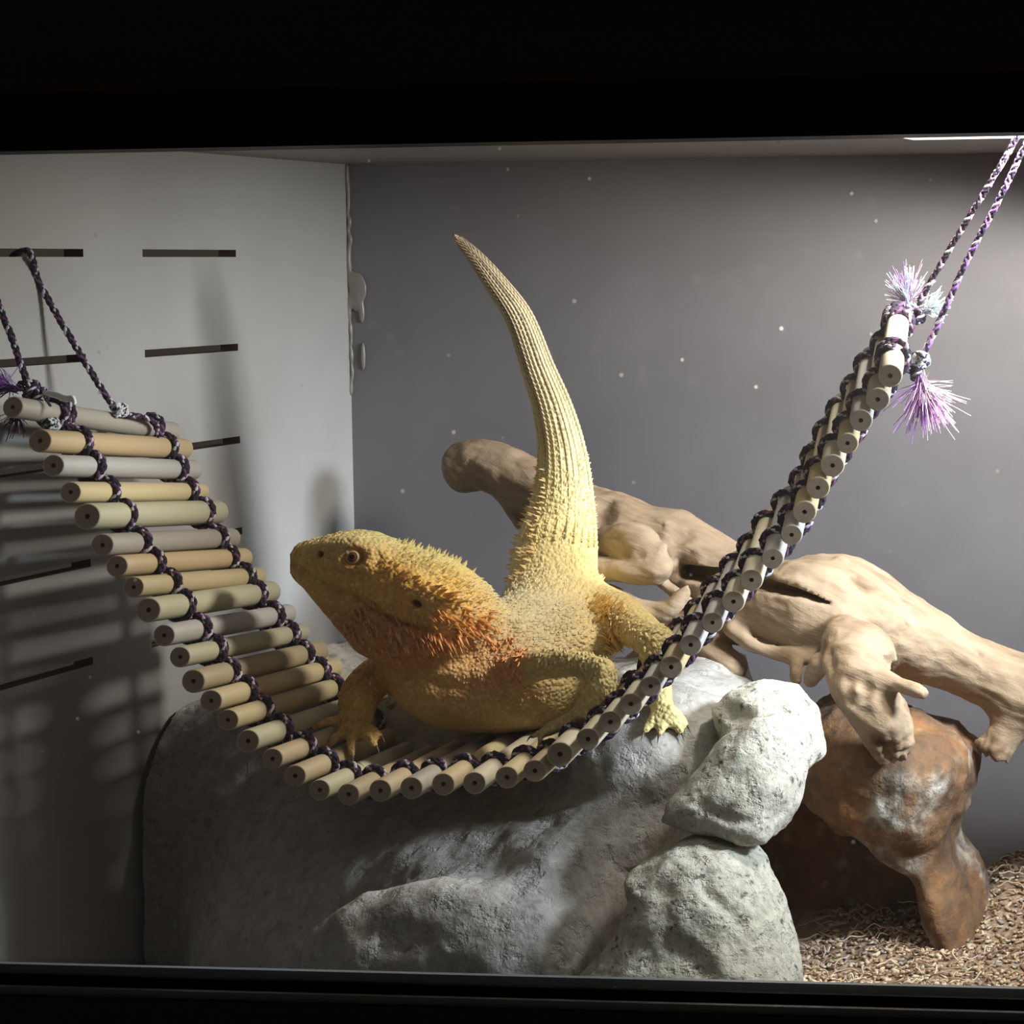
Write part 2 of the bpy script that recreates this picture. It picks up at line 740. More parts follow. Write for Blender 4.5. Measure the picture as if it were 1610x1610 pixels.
keep = n.ramp(n.noise(7, 3, 0.6, n.coords((1, 0, 1))), [(0.42, 0.0), (0.58, 1.0)])
keep2 = n.ramp(n.voronoi(75, vec=n.coords((1, 0, 1)), out='Color'), [(0.50, 0.0), (0.52, 1.0)])
spk = n.ramp(v1, [(0.055, 1.0), (0.10, 0.0)])
sxyz = n.node('ShaderNodeSeparateXYZ')
n.link(n.tc.outputs['Object'], sxyz.inputs[0])
inner = n.math('GREATER_THAN', sxyz.outputs[1], -0.006)
spk = n.math('MULTIPLY', n.math('MULTIPLY', n.math('MULTIPLY', spk, keep), keep2), inner)
streak = n.ramp(n.noise(40, 5, 0.7, n.coords((0.35, 0, 1.6), (0, 0.5, 0))), [(0.60, 0.0), (0.85, 0.05)])
fac = n.math('ADD', n.math('MULTIPLY', spk, 0.55), n.math('ADD', streak, 0.008))
m2 = n.node('ShaderNodeMixShader')
n.link(fac, m2.inputs[0])
n.link(mx.outputs[0], m2.inputs[1])
n.link(add.outputs[0], m2.inputs[2])
n.link(m2.outputs[0], n.out.inputs[0])
MAT_GLASS = n.m

# rocks
def rock_mat(name, c1, c2, c3, pit=0.5, s=1.0, bumpk=1.0):
    n = N(name)
    big = n.noise(14 * s, 5, 0.6)
    fine = n.noise(130 * s, 6, 0.7)
    pits = n.noise(85 * s, 4, 0.65)
    speck = n.noise(230 * s, 3, 0.6)
    col = n.mix(n.ramp(big, [(0.35, 0.0), (0.65, 1.0)]), c1, c2)
    col = n.mix(n.ramp(fine, [(0.30, 0.45), (0.6, 0.0)]), col, c3)
    dirt = n.noise(97 * s, 4, 0.65)
    col = n.mix(n.ramp(dirt, [(0.60, 0.0), (0.68, pit)]), col, c3)
    col = n.mix(n.ramp(speck, [(0.63, 0.0), (0.70, pit * 0.8)]), col, c3)
    hp = n.ramp(pits, [(0.54, 1.0), (0.74, 0.0)])
    return n.set(color=col, rough=0.85, spec=0.25, bumps=[(n.noise(48 * s, 5, 0.6), 0.6 * bumpk, 0.004), (hp, 0.7 * bumpk, 0.0016), (fine, 0.9 * bumpk, 0.0012)])


MAT_ROCK = rock_mat('grey_resin_rock', (0.34, 0.325, 0.305), (0.45, 0.435, 0.41), (0.12, 0.105, 0.09), 0.45)
MAT_STONE = rock_mat('pale_speckled_stone', (0.52, 0.515, 0.44), (0.61, 0.60, 0.53), (0.085, 0.075, 0.06), 0.9, 1.3, 1.3)


def cave_mat():
    n = N('brown_resin_rock')
    big = n.noise(16, 5, 0.65)
    fine = n.noise(110, 6, 0.65)
    rust = n.noise(26, 4, 0.6, n.coords((1, 1, 0.5)))
    col = n.mix(n.ramp(rust, [(0.38, 0.0), (0.62, 1.0)]), (0.10, 0.060, 0.036), (0.23, 0.115, 0.047))
    col = n.mix(n.attr(), col, n.mix(n.ramp(fine, [(0.4, 0.0), (0.6, 1.0)]), (0.22, 0.20, 0.16), (0.50, 0.48, 0.42)))
    col = n.mix(n.ramp(fine, [(0.3, 0.6), (0.55, 0.0)]), col, (0.06, 0.045, 0.035))
    return n.set(color=col, rough=0.82, spec=0.3, bumps=[(n.noise(40, 5, 0.6), 0.9, 0.004), (fine, 1.0, 0.0016)])


MAT_CAVE = cave_mat()

# driftwood
n = N('sandblasted_driftwood')
mp = n.node('ShaderNodeMapping')
mp.inputs['Scale'].default_value = (0.16, 1, 1)
n.link(n.coords((1, 1, 1), (0, -0.40, 0)), mp.inputs['Vector'])
gv = mp.outputs[0]
g1 = n.noise(110, 6, 0.62, gv, 0.5)
g2 = n.noise(9, 4, 0.6)
g3 = n.noise(420, 4, 0.6, gv)
g4 = n.noise(38, 5, 0.6)
c = n.ramp(g1, [(0.28, (0.155, 0.10, 0.062)), (0.46, (0.285, 0.21, 0.138)), (0.72, (0.365, 0.283, 0.198))])
c = n.mix(n.ramp(g2, [(0.42, 0.0), (0.75, 0.55)]), c, (0.25, 0.165, 0.11))
c = n.mix(n.ramp(g4, [(0.55, 0.0), (0.8, 0.4)]), c, (0.20, 0.14, 0.10))
c = n.mix(n.attr(), c, (0.10, 0.055, 0.03))
MAT_DRIFT = n.set(color=c, rough=0.78, spec=0.2, bumps=[(g4, 0.5, 0.003), (g1, 0.6, 0.0016), (g3, 0.4, 0.0007)])

# dowels
n = N('dowel_side_wood')
w1 = n.noise(60, 5, 0.6, n.coords((1, 1, 0.08)))
w2 = n.noise(14, 3, 0.6, n.coords((1, 1, 0.6)))
oc = n.objcolor()
c = n.mix(n.ramp(w1, [(0.3, 0.0), (0.75, 0.42)]), oc, (0.26, 0.21, 0.14))
c = n.mix(n.ramp(w2, [(0.5, 0.0), (0.75, 0.35)]), c, (0.36, 0.33, 0.29))
MAT_DOWEL = n.set(color=c, rough=0.6, bump=w1, strength=0.15, dist=0.0006)
n = N('dowel_end_grain')
sx = n.node('ShaderNodeVectorMath', _operation='LENGTH')
n.link(n.coords((1, 1, 0)), sx.inputs[0])
rings = n.node('ShaderNodeTexWave', _wave_type='RINGS')
rings.rings_direction = 'Z'
rings.inputs['Scale'].default_value = 260
rings.inputs['Distortion'].default_value = 1.2
n.link(n.tc.outputs['Object'], rings.inputs['Vector'])
c = n.mix(n.ramp(rings.outputs[0], [(0.2, 0.0), (0.9, 0.5)]), (0.33, 0.27, 0.20), (0.25, 0.20, 0.15))
c = n.mix(n.ramp(n.noise(260, 4, 0.6), [(0.4, 0.0), (0.7, 0.5)]), c, (0.22, 0.18, 0.14))
MAT_END = n.set(color=c, rough=0.85, bump=n.noise(700, 3), strength=0.25, dist=0.0005)
MAT_PITH = plain('brown_pith', (0.14, 0.10, 0.065), 0.9)


def fibre(name, col):
    n = N(name)
    f = n.noise(900, 3, 0.6)
    c = n.mix(n.ramp(f, [(0.35, 0.0), (0.7, 0.6)]), col, tuple(x * 0.55 for x in col))
    return n.set(color=c, rough=0.85, spec=0.2, bump=f, strength=0.4, dist=0.0004)


MAT_ROPE = [fibre('navy_yarn', (0.030, 0.030, 0.050)), fibre('lavender_white_yarn', (0.58, 0.56, 0.62)),
            fibre('black_plum_yarn', (0.040, 0.024, 0.045)), fibre('purple_yarn', (0.17, 0.075, 0.17))]
MAT_TAS = [fibre('violet_fibre', (0.42, 0.20, 0.62)), fibre('pale_blue_fibre', (0.50, 0.66, 0.74)),
           fibre('pink_fibre', (0.66, 0.38, 0.56)), fibre('white_fibre', (0.75, 0.74, 0.78))]
MAT_STRING = plain('white_nylon_string', (0.85, 0.88, 0.88), 0.4)

# dragon
n = N('dragon_scales')
base = n.attr()
vd = n.voronoi(420)
vc = n.voronoi(420, out='Color')
vs = n.node('ShaderNodeSeparateColor')
n.link(vc, vs.inputs[0])
dark = n.mix(1.0, base, (0.46, 0.36, 0.26), 'MULTIPLY')
c = base
lite = n.mix(0.35, base, (0.80, 0.66, 0.36))
c = n.mix(n.ramp(vs.outputs[0], [(0.62, 0.0), (0.8, 0.6)]), c, lite)
mot = n.noise(55, 4, 0.6)
c = n.mix(n.ramp(mot, [(0.55, 0.0), (0.78, 0.45)]), c, dark)
hgt = n.ramp(vd, [(0.0, 1.0), (0.8, 0.0)])
MAT_DRAGON = n.set(color=c, rough=0.55, spec=0.4, bumps=[(hgt, 0.75, 0.0012)])
n = N('dragon_spines')
MAT_SPINE = n.set(color=n.attr(), rough=0.55, spec=0.4)
MAT_CLAW = plain('dark_claw', (0.10, 0.075, 0.055), 0.4)
n = N('dragon_eye')
rad = n.node('ShaderNodeVectorMath', _operation='LENGTH')
n.link(n.coords((1, 1, 0)), rad.inputs[0])
c = n.ramp(n.math('MULTIPLY', rad.outputs['Value'], 200.0), [(0.0, (0.004, 0.003, 0.003)), (0.24, (0.006, 0.004, 0.004)), (0.30, (0.14, 0.07, 0.03)), (0.46, (0.10, 0.05, 0.025)), (0.53, (0.03, 0.018, 0.01)), (0.60, (0.46, 0.30, 0.13)), (0.95, (0.42, 0.26, 0.10))])
MAT_EYE = n.set(color=c, rough=n.ramp(n.math('MULTIPLY', rad.outputs['Value'], 200.0), [(0.5, 0.08), (0.6, 0.6)]), spec=0.6)
MAT_SEAL = N('cloudy_silicone')
MAT_SEAL.b.inputs['Transmission Weight'].default_value = 0.25
MAT_SEAL = MAT_SEAL.set(color=(0.30, 0.275, 0.25), rough=0.3)
n = N('coir_and_bark')
MAT_SUB = n.set(color=n.ramp(n.noise(160, 5, 0.7), [(0.3, (0.10, 0.06, 0.04)), (0.5, (0.26, 0.18, 0.12)), (0.72, (0.46, 0.36, 0.26))]), rough=0.9, bump=n.noise(240, 4), strength=0.8, dist=0.002)
MAT_CHIPS = [plain('pale_chip', (0.56, 0.45, 0.32), 0.8), plain('tan_chip', (0.40, 0.28, 0.17), 0.85),
             plain('brown_chip', (0.20, 0.12, 0.075), 0.85), plain('grey_chip', (0.30, 0.26, 0.24), 0.85)]

#@@SETTING
# ----------------------------------------------------------------------------
# THE ENCLOSURE
# ----------------------------------------------------------------------------
Y_BACK = 0.45
X_LEFT = float(P(550, 500, Y_BACK)[0])
X_RIGHT = 0.62
Z_CEIL = float(P(800, 254, Y_BACK)[2])
Z_FLOOR = -0.035
Z_TOPRAIL = float(P(805, 223, -0.0295)[2])
Z_BOTRAIL = float(P(805, 1541, -0.006)[2])
TH = 0.012

tag(mesh_obj('floor', *box((X_LEFT - TH, -0.001, Z_FLOOR - TH), (X_RIGHT + TH, Y_BACK + TH, Z_FLOOR)), MAT_WALL_B, smooth=False), kind='structure')
# ceiling board with the cut-out that the lamps shine through
HX0, HX1, HY0, HY1 = 0.10, 0.30, 0.10, 0.285
c = Collect()
for lo_, hi_ in (((X_LEFT - TH, -0.001), (HX0, Y_BACK + TH)), ((HX1, -0.001), (X_RIGHT + TH, Y_BACK + TH)), ((HX0, -0.001), (HX1, HY0)), ((HX0, HY1), (HX1, Y_BACK + TH))):
    c.add(*box((*lo_, Z_CEIL), (*hi_, Z_CEIL + 0.004)))
tag(c.build('ceiling', MAT_CEIL, smooth=False), kind='structure')
tag(mesh_obj('wall_back', *box((X_LEFT - TH, Y_BACK, Z_FLOOR), (X_RIGHT + TH, Y_BACK + TH, Z_CEIL)), MAT_WALL_B, smooth=False), kind='structure')
tag(mesh_obj('wall_right', *box((X_RIGHT, -0.006, Z_FLOOR), (X_RIGHT + TH, Y_BACK, Z_CEIL)), MAT_WALL_L, smooth=False), kind='structure')


def slotted_wall():
    rows = [398.5, 546, 692, 836, 975]          # heights seen at the far end of the far column (px 372)
    zs = [float(PX(372, r, X_LEFT)[2]) for r in rows]
    ycut = []
    y_far = (float(PX(224, 400, X_LEFT)[1]), float(PX(371, 400, X_LEFT)[1]))
    y_near1 = float(PX(131, 400, X_LEFT)[1])
    y_near = (y_near1 - (y_far[1] - y_far[0]) * 1.02, y_near1)
    ycols = [y_near, y_far]
    h = 0.0046
    ys = [-0.006, y_near[0], y_near[1], y_far[0], y_far[1], Y_BACK]
    zl = [Z_FLOOR]
    for z in sorted(zs):
        zl += [z - h / 2, z + h / 2]
    zl.append(Z_CEIL)
    c = Collect()
    x0, x1 = X_LEFT, X_LEFT - TH
    def hole(i, j):
        return i in (1, 3) and j % 2 == 1
    for i in range(len(ys) - 1):
        for j in range(len(zl) - 1):
            a, b, d, e = ys[i], ys[i + 1], zl[j], zl[j + 1]
            if hole(i, j):
                c.add([(x0, a, d), (x0, b, d), (x1, b, d), (x1, a, d)], [(0, 3, 2, 1)], 1)
                c.add([(x0, a, e), (x0, b, e), (x1, b, e), (x1, a, e)], [(0, 1, 2, 3)], 1)
                c.add([(x0, a, d), (x0, a, e), (x1, a, e), (x1, a, d)], [(0, 1, 2, 3)], 1)
                c.add([(x0, b, d), (x0, b, e), (x1, b, e), (x1, b, d)], [(0, 3, 2, 1)], 1)
            else:
                c.add([(x0, a, d), (x0, b, d), (x0, b, e), (x0, a, e)], [(0, 3, 2, 1)], 0)
                c.add([(x1, a, d), (x1, b, d), (x1, b, e), (x1, a, e)], [(0, 1, 2, 3)], 0)
    return tag(c.build('wall_left', [MAT_WALL_L, MAT_SLOT], smooth=False), kind='structure'), ycols, zs


WALL_LEFT, SLOT_Y, SLOT_Z = slotted_wall()

# front: black top board with channel, black bottom board with track
X0, X1 = -0.62, 0.66
tr1 = mesh_obj('trim_1', *box((X0, -0.030, Z_TOPRAIL + 0.028), (X1, -0.006, 0.66)), MAT_FRAME, smooth=False)
tag(tr1, kind='structure')
ch = mesh_obj('channel', *box((X0, -0.0295, Z_TOPRAIL), (X1, -0.002, Z_TOPRAIL + 0.028)), MAT_FRAME2, tr1, smooth=False)
tr2 = mesh_obj('trim_2', *box((X0, -0.030, -0.15), (X1, -0.006, Z_BOTRAIL - 0.006)), MAT_FRAME, smooth=False)
tag(tr2, kind='structure')
c = Collect()
c.add(*box((X0, -0.026, Z_BOTRAIL - 0.006), (X1, -0.0235, Z_BOTRAIL - 0.0025)), 0)
c.add(*box((X0, -0.0235, Z_BOTRAIL - 0.006), (X1, -0.006, Z_BOTRAIL - 0.0045)), 1)
c.add(*box((X0, -0.0125, Z_BOTRAIL - 0.0045), (X1, -0.010, Z_BOTRAIL - 0.001)), 1)
c.add(*box((X0, -0.002, -0.15), (X1, 0.001, Z_BOTRAIL + 0.0005)), 0)
c.build('track', [MAT_TRACK, MAT_FRAME2], tr2, smooth=False)
tr3 = mesh_obj('trim_3', *box((X0, -0.030, Z_BOTRAIL - 0.006), (X_LEFT - 0.001, -0.006, Z_TOPRAIL + 0.028)), MAT_FRAME, smooth=False)
tag(tr3, kind='structure')
gw = mesh_obj('window_1', *box((X_LEFT - 0.002, -0.0088, Z_BOTRAIL - 0.003), (X_RIGHT + 0.03, -0.0040, Z_TOPRAIL + 0.012)), MAT_GLASS, smooth=False)
tag(gw, kind='structure')

# silicone sealant in the back corner
fs = Field(P(515, 640, Y_BACK + 0.004) - 0.01, P(600, 240, Y_BACK + 0.004) + 0.01, 0.0009)
for i in range(26):
    py = 265 + i * 14
    r = (2.2 if py < 430 else 1.2) + random.random() * 1.3
    fs.ellipsoid(P(547 + random.uniform(-2, 2) + (py - 265) * 0.018, py, Y_BACK - 0.001), np.array([r * 1.3, r * 1.3, 8]) * scale_at(Y_BACK), 0.003)
for px, py, rx, rz in ((556, 438, 15, 12), (566, 455, 12, 22), (560, 470, 9, 22), (569, 492, 5, 18), (545, 480, 4, 22), (571, 560, 4, 24)):
    fs.ellipsoid(P(px, py, Y_BACK - 0.001), np.array([rx * scale_at(0.45), 0.0014, rz * scale_at(0.45)]), 0.002)
v, q = fs.mesh()
tag(mesh_obj('trim_4', v, q, MAT_SEAL), kind='structure')

# loose substrate
def ground_z(x, y):
    p = np.stack([x, y, np.zeros_like(x)], axis=1)
    z = -0.022 + 0.006 * fbm(p, 14, 3) + 0.003 * fbm(p, 60, 2)
    b = P(1640, 1450, 0.40)
    return z + 0.030 * np.exp(-(((x - b[0]) / 0.05) ** 2 + ((y - 0.41) / 0.05) ** 2))


gx, gy = np.meshgrid(np.linspace(X_LEFT, X_RIGHT, 190), np.linspace(0.002, Y_BACK, 100), indexing='ij')
gz = ground_z(gx.ravel(), gy.ravel())
gv_ = np.stack([gx.ravel(), gy.ravel(), gz], axis=1)
ids = np.arange(190 * 100).reshape(190, 100)
gq = np.stack([ids[:-1, :-1], ids[1:, :-1], ids[1:, 1:], ids[:-1, 1:]], axis=-1).reshape(-1, 4)
sub = empty('substrate', (0.1, 0.2, Z_FLOOR))
tag(sub, 'loose layer of coir fibre and bark crumbs on the enclosure floor', 'substrate', kind='stuff')
mesh_obj('soil', gv_, gq, MAT_SUB, sub)['kind'] = 'stuff'
c = Collect()
for i in range(9000):
    x = random.uniform(0.02, 0.42)
    y = random.uniform(0.12, 0.44)
    z = float(ground_z(np.array([x]), np.array([y]))[0])
    L = random.uniform(0.0010, 0.0042)
    w = random.uniform(0.0005, 0.0014)
    t = random.uniform(0, 6.283)
    tilt = random.uniform(-0.5, 0.5)
    d = np.array([math.cos(t), math.sin(t), tilt])
    e = np.array([-math.sin(t), math.cos(t), random.uniform(-0.4, 0.4)])
    u = np.cross(unit(d), unit(e))
    o = np.array([x, y, z + 0.0012])
    vs_ = []
    for sx_, sy_, sz_ in ((-1, -1, -1), (1, -.7, -1), (1, .8, -1), (-1, 1, -1), (-.8, -.7, 1), (.9, -.6, 1), (.8, .8, 1), (-1, .6, 1)):
        vs_.append(o + sx_ * L * d * 0.7 + sy_ * w * e + sz_ * w * 0.6 * u)
    c.add(vs_, box((0, 0, 0), (1, 1, 1))[1], random.choice((0, 0, 0, 1, 1, 1, 2, 2, 3)))
for i in range(700):
    x = random.uniform(0.02, 0.42)
    y = random.uniform(0.15, 0.44)
    z = float(ground_z(np.array([x]), np.array([y]))[0])
    t = random.uniform(0, 6.283)
    L = random.uniform(0.006, 0.022)
    bend = random.uniform(-1.2, 1.2)
    pts = []
    for k in range(6):
        s_ = k / 5
        a_ = t + bend * s_
        pts.append((x + L * s_ * math.cos(a_), y + L * s_ * math.sin(a_), z + 0.001 + random.uniform(0, 0.003) + 0.006 * s_ * (1 - s_) * random.random() * 2))
    v, f = tube(catmull(pts, 2), random.uniform(0.0003, 0.0007), 4)
    c.add(v, f, random.choice((0, 1, 1, 2)))
c.build('bark_crumbs', MAT_CHIPS, sub)['kind'] = 'stuff'

# a pale broken twig standing out of the litter
tw = catmull([P(1553, 1442, 0.39), P(1572, 1427, 0.392), P(1592, 1409, 0.394)], 4)
v, f = tube(tw, np.linspace(0.0024, 0.0016, len(tw)), 7)
tag(mesh_obj('twig', v, f, MAT_CHIPS[0]), 'short pale broken twig sticking up from the bark litter', 'twig')

#@@ROCKS
# ----------------------------------------------------------------------------
# ROCKS
# ----------------------------------------------------------------------------
def finish_rock(name, fld, mat, amp, scl, label, cat, colors=None, oct_=5, keep=1.0):
    v, q = fld.mesh()
    v = relax(v, q, 1)
    nn = vnormals(v, q)
    v = v + nn * (amp * fbm(v, scl, oct_, 0.5))[:, None]
    v[:, 2] = np.maximum(v[:, 2], -0.03)
    o = mesh_obj(name, v, q, mat, colors=None if colors is None else colors(v))
    tag(o, label, cat)
    return o


# big dome
f = Field((X_LEFT + 0.004, 0.012, -0.036), (0.17, 0.43, 0.22), 0.0022)
y0 = 0.30
f.pillow(polypx([(200, 1700), (178, 1400), (186, 1250), (222, 1172), (330, 1098), (470, 1030), (560, 1000), (660, 1040), (900, 1060), (1060, 1030), (1130, 1050), (1150, 1150), (1090, 1300), (1060, 1700)], y0), y0, 0.10, 0.06, 0.03)
XC = P(800, 1400, 0.05)[0]


def dome_front(x, z):
    base = np.interp(z, [-0.04, 0.0, 0.03, 0.06, 0.09, 0.115, 0.2], [0.030, 0.036, 0.048, 0.066, 0.095, 0.15, 0.3])
    return base + 0.50 * np.maximum(XC - x, 0) ** 1.25 * 1.3 + 0.35 * np.maximum(x - XC, 0)


y0 = 0.13
f.pillow(polypx([(215, 1900), (200, 1420), (205, 1290), (240, 1225), (330, 1225), (430, 1245), (560, 1278), (760, 1268), (900, 1215), (1010, 1165), (1060, 1200), (1040, 1270), (1000, 1400), (970, 1900)], y0), y0,
         lambda x, z: (0.32 - dome_front(x, z)) / 2, 0.045, 0.05, ymap=lambda x, z: (0.32 + dome_front(x, z)) / 2)
f.ellipsoid(P(1030, 1215, 0.19), (0.055, 0.06, 0.05), 0.03)
f.ellipsoid(P(690, 1520, 0.07), (0.075, 0.028, 0.045), 0.03)
for px, py, a_, r_ in ((600, 1400, 0.004, 0.009), (560, 1450, 0.005, 0.012), (625, 1470, 0.005, 0.010), (510, 1490, 0.004, 0.010), (480, 1330, 0.003, 0.014), (855, 1300, 0.003, 0.007), (905, 1365, 0.002, 0.006)):
    s0 = f.surf(px, py)
    if s0 is not None:
        f.emboss([s0], a_, r_)
DOME = f
big = finish_rock('domed_rock', f, MAT_ROCK, 0.0045, 26, 'large grey domed rock hide under the rope bridge', 'rock', oct_=6)

# upper stone
f = Field((0.01, 0.04, 0.0), (0.24, 0.27, 0.20), 0.0015)
tilt = lambda z: 0.085 + 0.70 * np.clip(z - 0.060, -0.02, 0.09)
f.pillow(polytilt([(1072, 1240), (1125, 1180), (1165, 1135), (1200, 1112), (1232, 1118), (1252, 1165), (1256, 1225), (1247, 1270), (1222, 1312), (1180, 1318), (1110, 1300), (1060, 1280)], tilt), 0.11, 0.034, 0.022, 0.012, ymap=lambda x, z: tilt(z) + 0 * x)
y0 = 0.18
f.pillow(polypx([(1130, 1105), (1160, 1078), (1195, 1072), (1240, 1085), (1275, 1120), (1288, 1175), (1284, 1200), (1255, 1220), (1150, 1170)], y0), y0, 0.036, 0.028, 0.010)
for pts_, a_, r_ in (([(1140, 1112), (1165, 1130), (1195, 1118), (1228, 1110), (1258, 1140)], 0.005, 0.005), ([(1100, 1262), (1140, 1285), (1180, 1296)], 0.0022, 0.0025), ([(1210, 1290), (1232, 1280)], 0.004, 0.006)):
    pp_ = [p for p in (f.surf(*q_) for q_ in pts_) if p is not None]
    if len(pp_) > 1:
        f.emboss(pp_, a_, r_)
up = finish_rock('boulder', f, MAT_STONE, 0.0026, 55, 'pale speckled boulder leaning on the domed rock, above another stone', 'rock')

# lower stone
f = Field((-0.10, 0.004, -0.036), (0.20, 0.17, 0.12), 0.0015)
tilt2 = lambda z: 0.048 + 0.55 * np.clip(z - 0.0, 0, 0.2)
f.pillow(polytilt([(870, 1640), (918, 1530), (955, 1495), (990, 1450), (1008, 1400), (998, 1372), (1008, 1356), (1045, 1335), (1080, 1318), (1120, 1309), (1160, 1320), (1192, 1360), (1215, 1420), (1235, 1475), (1247, 1530), (1248, 1600), (1230, 1680), (1000, 1680)], tilt2), 0.06, 0.036, 0.026, 0.012, ymap=lambda x, z: tilt2(z) + 0 * x)
for pts_, a_, r_ in (([(1085, 1345), (1105, 1375), (1110, 1400), (1130, 1420), (1165, 1455)], 0.0025, 0.0028), ([(1000, 1375), (1030, 1365)], 0.002, 0.003), ([(1060, 1490), (1090, 1500), (1110, 1520)], 0.003, 0.006), ([(1040, 1400), (1050, 1405)], 0.003, 0.003)):
    pp_ = [p for p in (f.surf(*q_) for q_ in pts_) if p is not None]
    if len(pp_) > 1:
        f.emboss(pp_, a_, r_)
lo = finish_rock('boulder', f, MAT_STONE, 0.0026, 55, 'pale speckled stone wedge standing behind the bottom rail of the glass', 'rock')

# cave arch
f = Field((-0.05, 0.16, -0.036), (0.30, 0.43, 0.17), 0.0022)
y0 = 0.33
f.pillow(polypx([(1230, 1180), (1265, 1115), (1340, 1095), (1430, 1125), (1490, 1145), (1518, 1180), (1526, 1215), (1512, 1270), (1487, 1310), (1450, 1328), (1410, 1320), (1340, 1290), (1285, 1240)], y0), y0, 0.062, 0.042, 0.02)
f.pillow(polypx([(1400, 1290), (1455, 1310), (1490, 1325), (1515, 1365), (1532, 1410), (1552, 1455), (1565, 1492), (1565, 1530), (1505, 1530), (1490, 1470), (1470, 1420), (1450, 1360)], 0.34), 0.34, 0.05, 0.022, 0.02)
f.pillow(polypx([(1200, 1120), (1500, 1150), (1500, 1560), (1180, 1560)], 0.395), 0.395, 0.025, 0.018, 0.02)
f.ellipsoid(P(1350, 1215, 0.28), (0.034, 0.016, 0.014), 0.012)


def cave_col(v):
    c = 0.6 * np.clip(3.0 * fbm(v, 32, 3, off=4.0) - 0.35, 0, 1)
    c = np.maximum(c, np.exp(-((np.linalg.norm(v - P(1415, 1276, 0.270), axis=1)) / 0.021) ** 4))
    c = np.clip(c * (0.75 + 1.6 * fbm(v, 70, 4)), 0, 1)
    return np.repeat(c[:, None], 3, axis=1)


cave = finish_rock('cave_rock', f, MAT_CAVE, 0.007, 30, 'brown rusty cave rock with a dark hollow, under the driftwood', 'rock', cave_col)

#@@DRIFTWOOD
# ----------------------------------------------------------------------------
# DRIFTWOOD
# ----------------------------------------------------------------------------
def ch(*pts):
    """photo pixels + depth + radius in pixels -> smooth limb of (point, radius)"""
    w = np.array([[*P(a, b, y), r * scale_at(y)] for a, b, y, r in pts])
    if len(w) > 2:
        q = np.vstack([2 * w[0] - w[1], w, 2 * w[-1] - w[-2]])
        out = []
        for i in range(1, len(q) - 2):
            for t in (0, 0.25, 0.5, 0.75):
                out.append(0.5 * (2 * q[i] + (q[i + 1] - q[i - 1]) * t + (2 * q[i - 1] - 5 * q[i] + 4 * q[i + 1] - q[i + 2]) * t * t
                                  + (-q[i - 1] + 3 * q[i] - 3 * q[i + 1] + q[i + 2]) * t ** 3))
        out.append(q[-2])
        w = np.array(out)
    return [(p[:3], max(p[3], 0.0004)) for p in w]


f = Field((-0.27, 0.20, 0.02), (0.40, 0.445, 0.36), 0.0019)
# main limb, from the blunt end behind the tail to the far right
f.chain(ch((736, 733, 0.385, 43), (768, 732, 0.38, 42), (830, 756, 0.37, 37), (900, 790, 0.36, 40), (975, 840, 0.35, 62), (1060, 870, 0.345, 55), (1140, 905, 0.34, 48)), 0.012)
f.chain(ch((1060, 850, 0.35, 48), (1120, 885, 0.345, 42), (1170, 905, 0.34, 40)), 0.012)
f.chain(ch((1130, 945, 0.335, 52), (1200, 955, 0.33, 70), (1280, 958, 0.325, 84), (1350, 975, 0.33, 76), (1430, 1010, 0.34, 58), (1510, 1040, 0.35, 50), (1600, 1080, 0.36, 52), (1720, 1130, 0.37, 58), (1840, 1200, 0.38, 60)), 0.016)
f.chain(ch((1290, 905, 0.34, 32), (1340, 915, 0.345, 40), (1400, 960, 0.35, 40), (1460, 1000, 0.35, 40)), 0.012)
# root under the left end
f.chain(ch((790, 765, 0.385, 18), (820, 815, 0.39, 14), (850, 860, 0.39, 12), (880, 905, 0.38, 14)), 0.008)
f.chain(ch((820, 770, 0.38, 22), (880, 830, 0.37, 22), (950, 870, 0.36, 26)), 0.01)
# swollen loops by the tail
f.chain(ch((955, 850, 0.315, 26), (1000, 855, 0.305, 34), (1030, 880, 0.30, 26)), 0.008)
f.chain(ch((930, 890, 0.30, 17), (980, 900, 0.292, 18), (1030, 898, 0.292, 24), (1040, 880, 0.30, 20)), 0.006)
f.chain(ch((920, 945, 0.30, 12), (960, 935, 0.295, 14), (1000, 958, 0.288, 17), (1045, 962, 0.288, 18), (1070, 940, 0.29, 12), (1080, 925, 0.295, 6)), 0.005)
f.chain(ch((1035, 905, 0.31, 10), (1060, 930, 0.305, 10), (1085, 955, 0.30, 9), (1095, 985, 0.30, 8)), 0.004)
# cut foot of the lower root, brown oval
f.chain(ch((1040, 970, 0.33, 24), (1090, 1005, 0.315, 32), (1150, 1050, 0.30, 26)), 0.008)
f.chain(ch((1080, 1000, 0.325, 30), (1035, 1030, 0.335, 30), (1000, 1055, 0.34, 28)), 0.008)
# thin root running along under the trunk
f.chain(ch((1150, 990, 0.30, 14), (1185, 1015, 0.295, 11), (1230, 1030, 0.295, 11), (1290, 1035, 0.30, 10), (1330, 1050, 0.31, 10)), 0.006)
f.chain(ch((1250, 1032, 0.295, 7), (1252, 1052, 0.29, 8), (1251, 1070, 0.288, 6)), 0.004)
# hanging stump
f.chain(ch((1325, 1010, 0.28, 30), (1345, 1060, 0.262, 46), (1367, 1095, 0.255, 47), (1390, 1135, 0.255, 44), (1402, 1162, 0.258, 38)), 0.010)
f.chain(ch((1390, 1070, 0.25, 18), (1420, 1078, 0.245, 13), (1450, 1090, 0.24, 9)), 0.006)
f.chain(ch((1335, 1000, 0.29, 34), (1370, 1010, 0.28, 28), (1400, 1040, 0.28, 16)), 0.01)
f.chain(ch((1290, 1045, 0.275, 16), (1275, 1070, 0.28, 10)), 0.006)
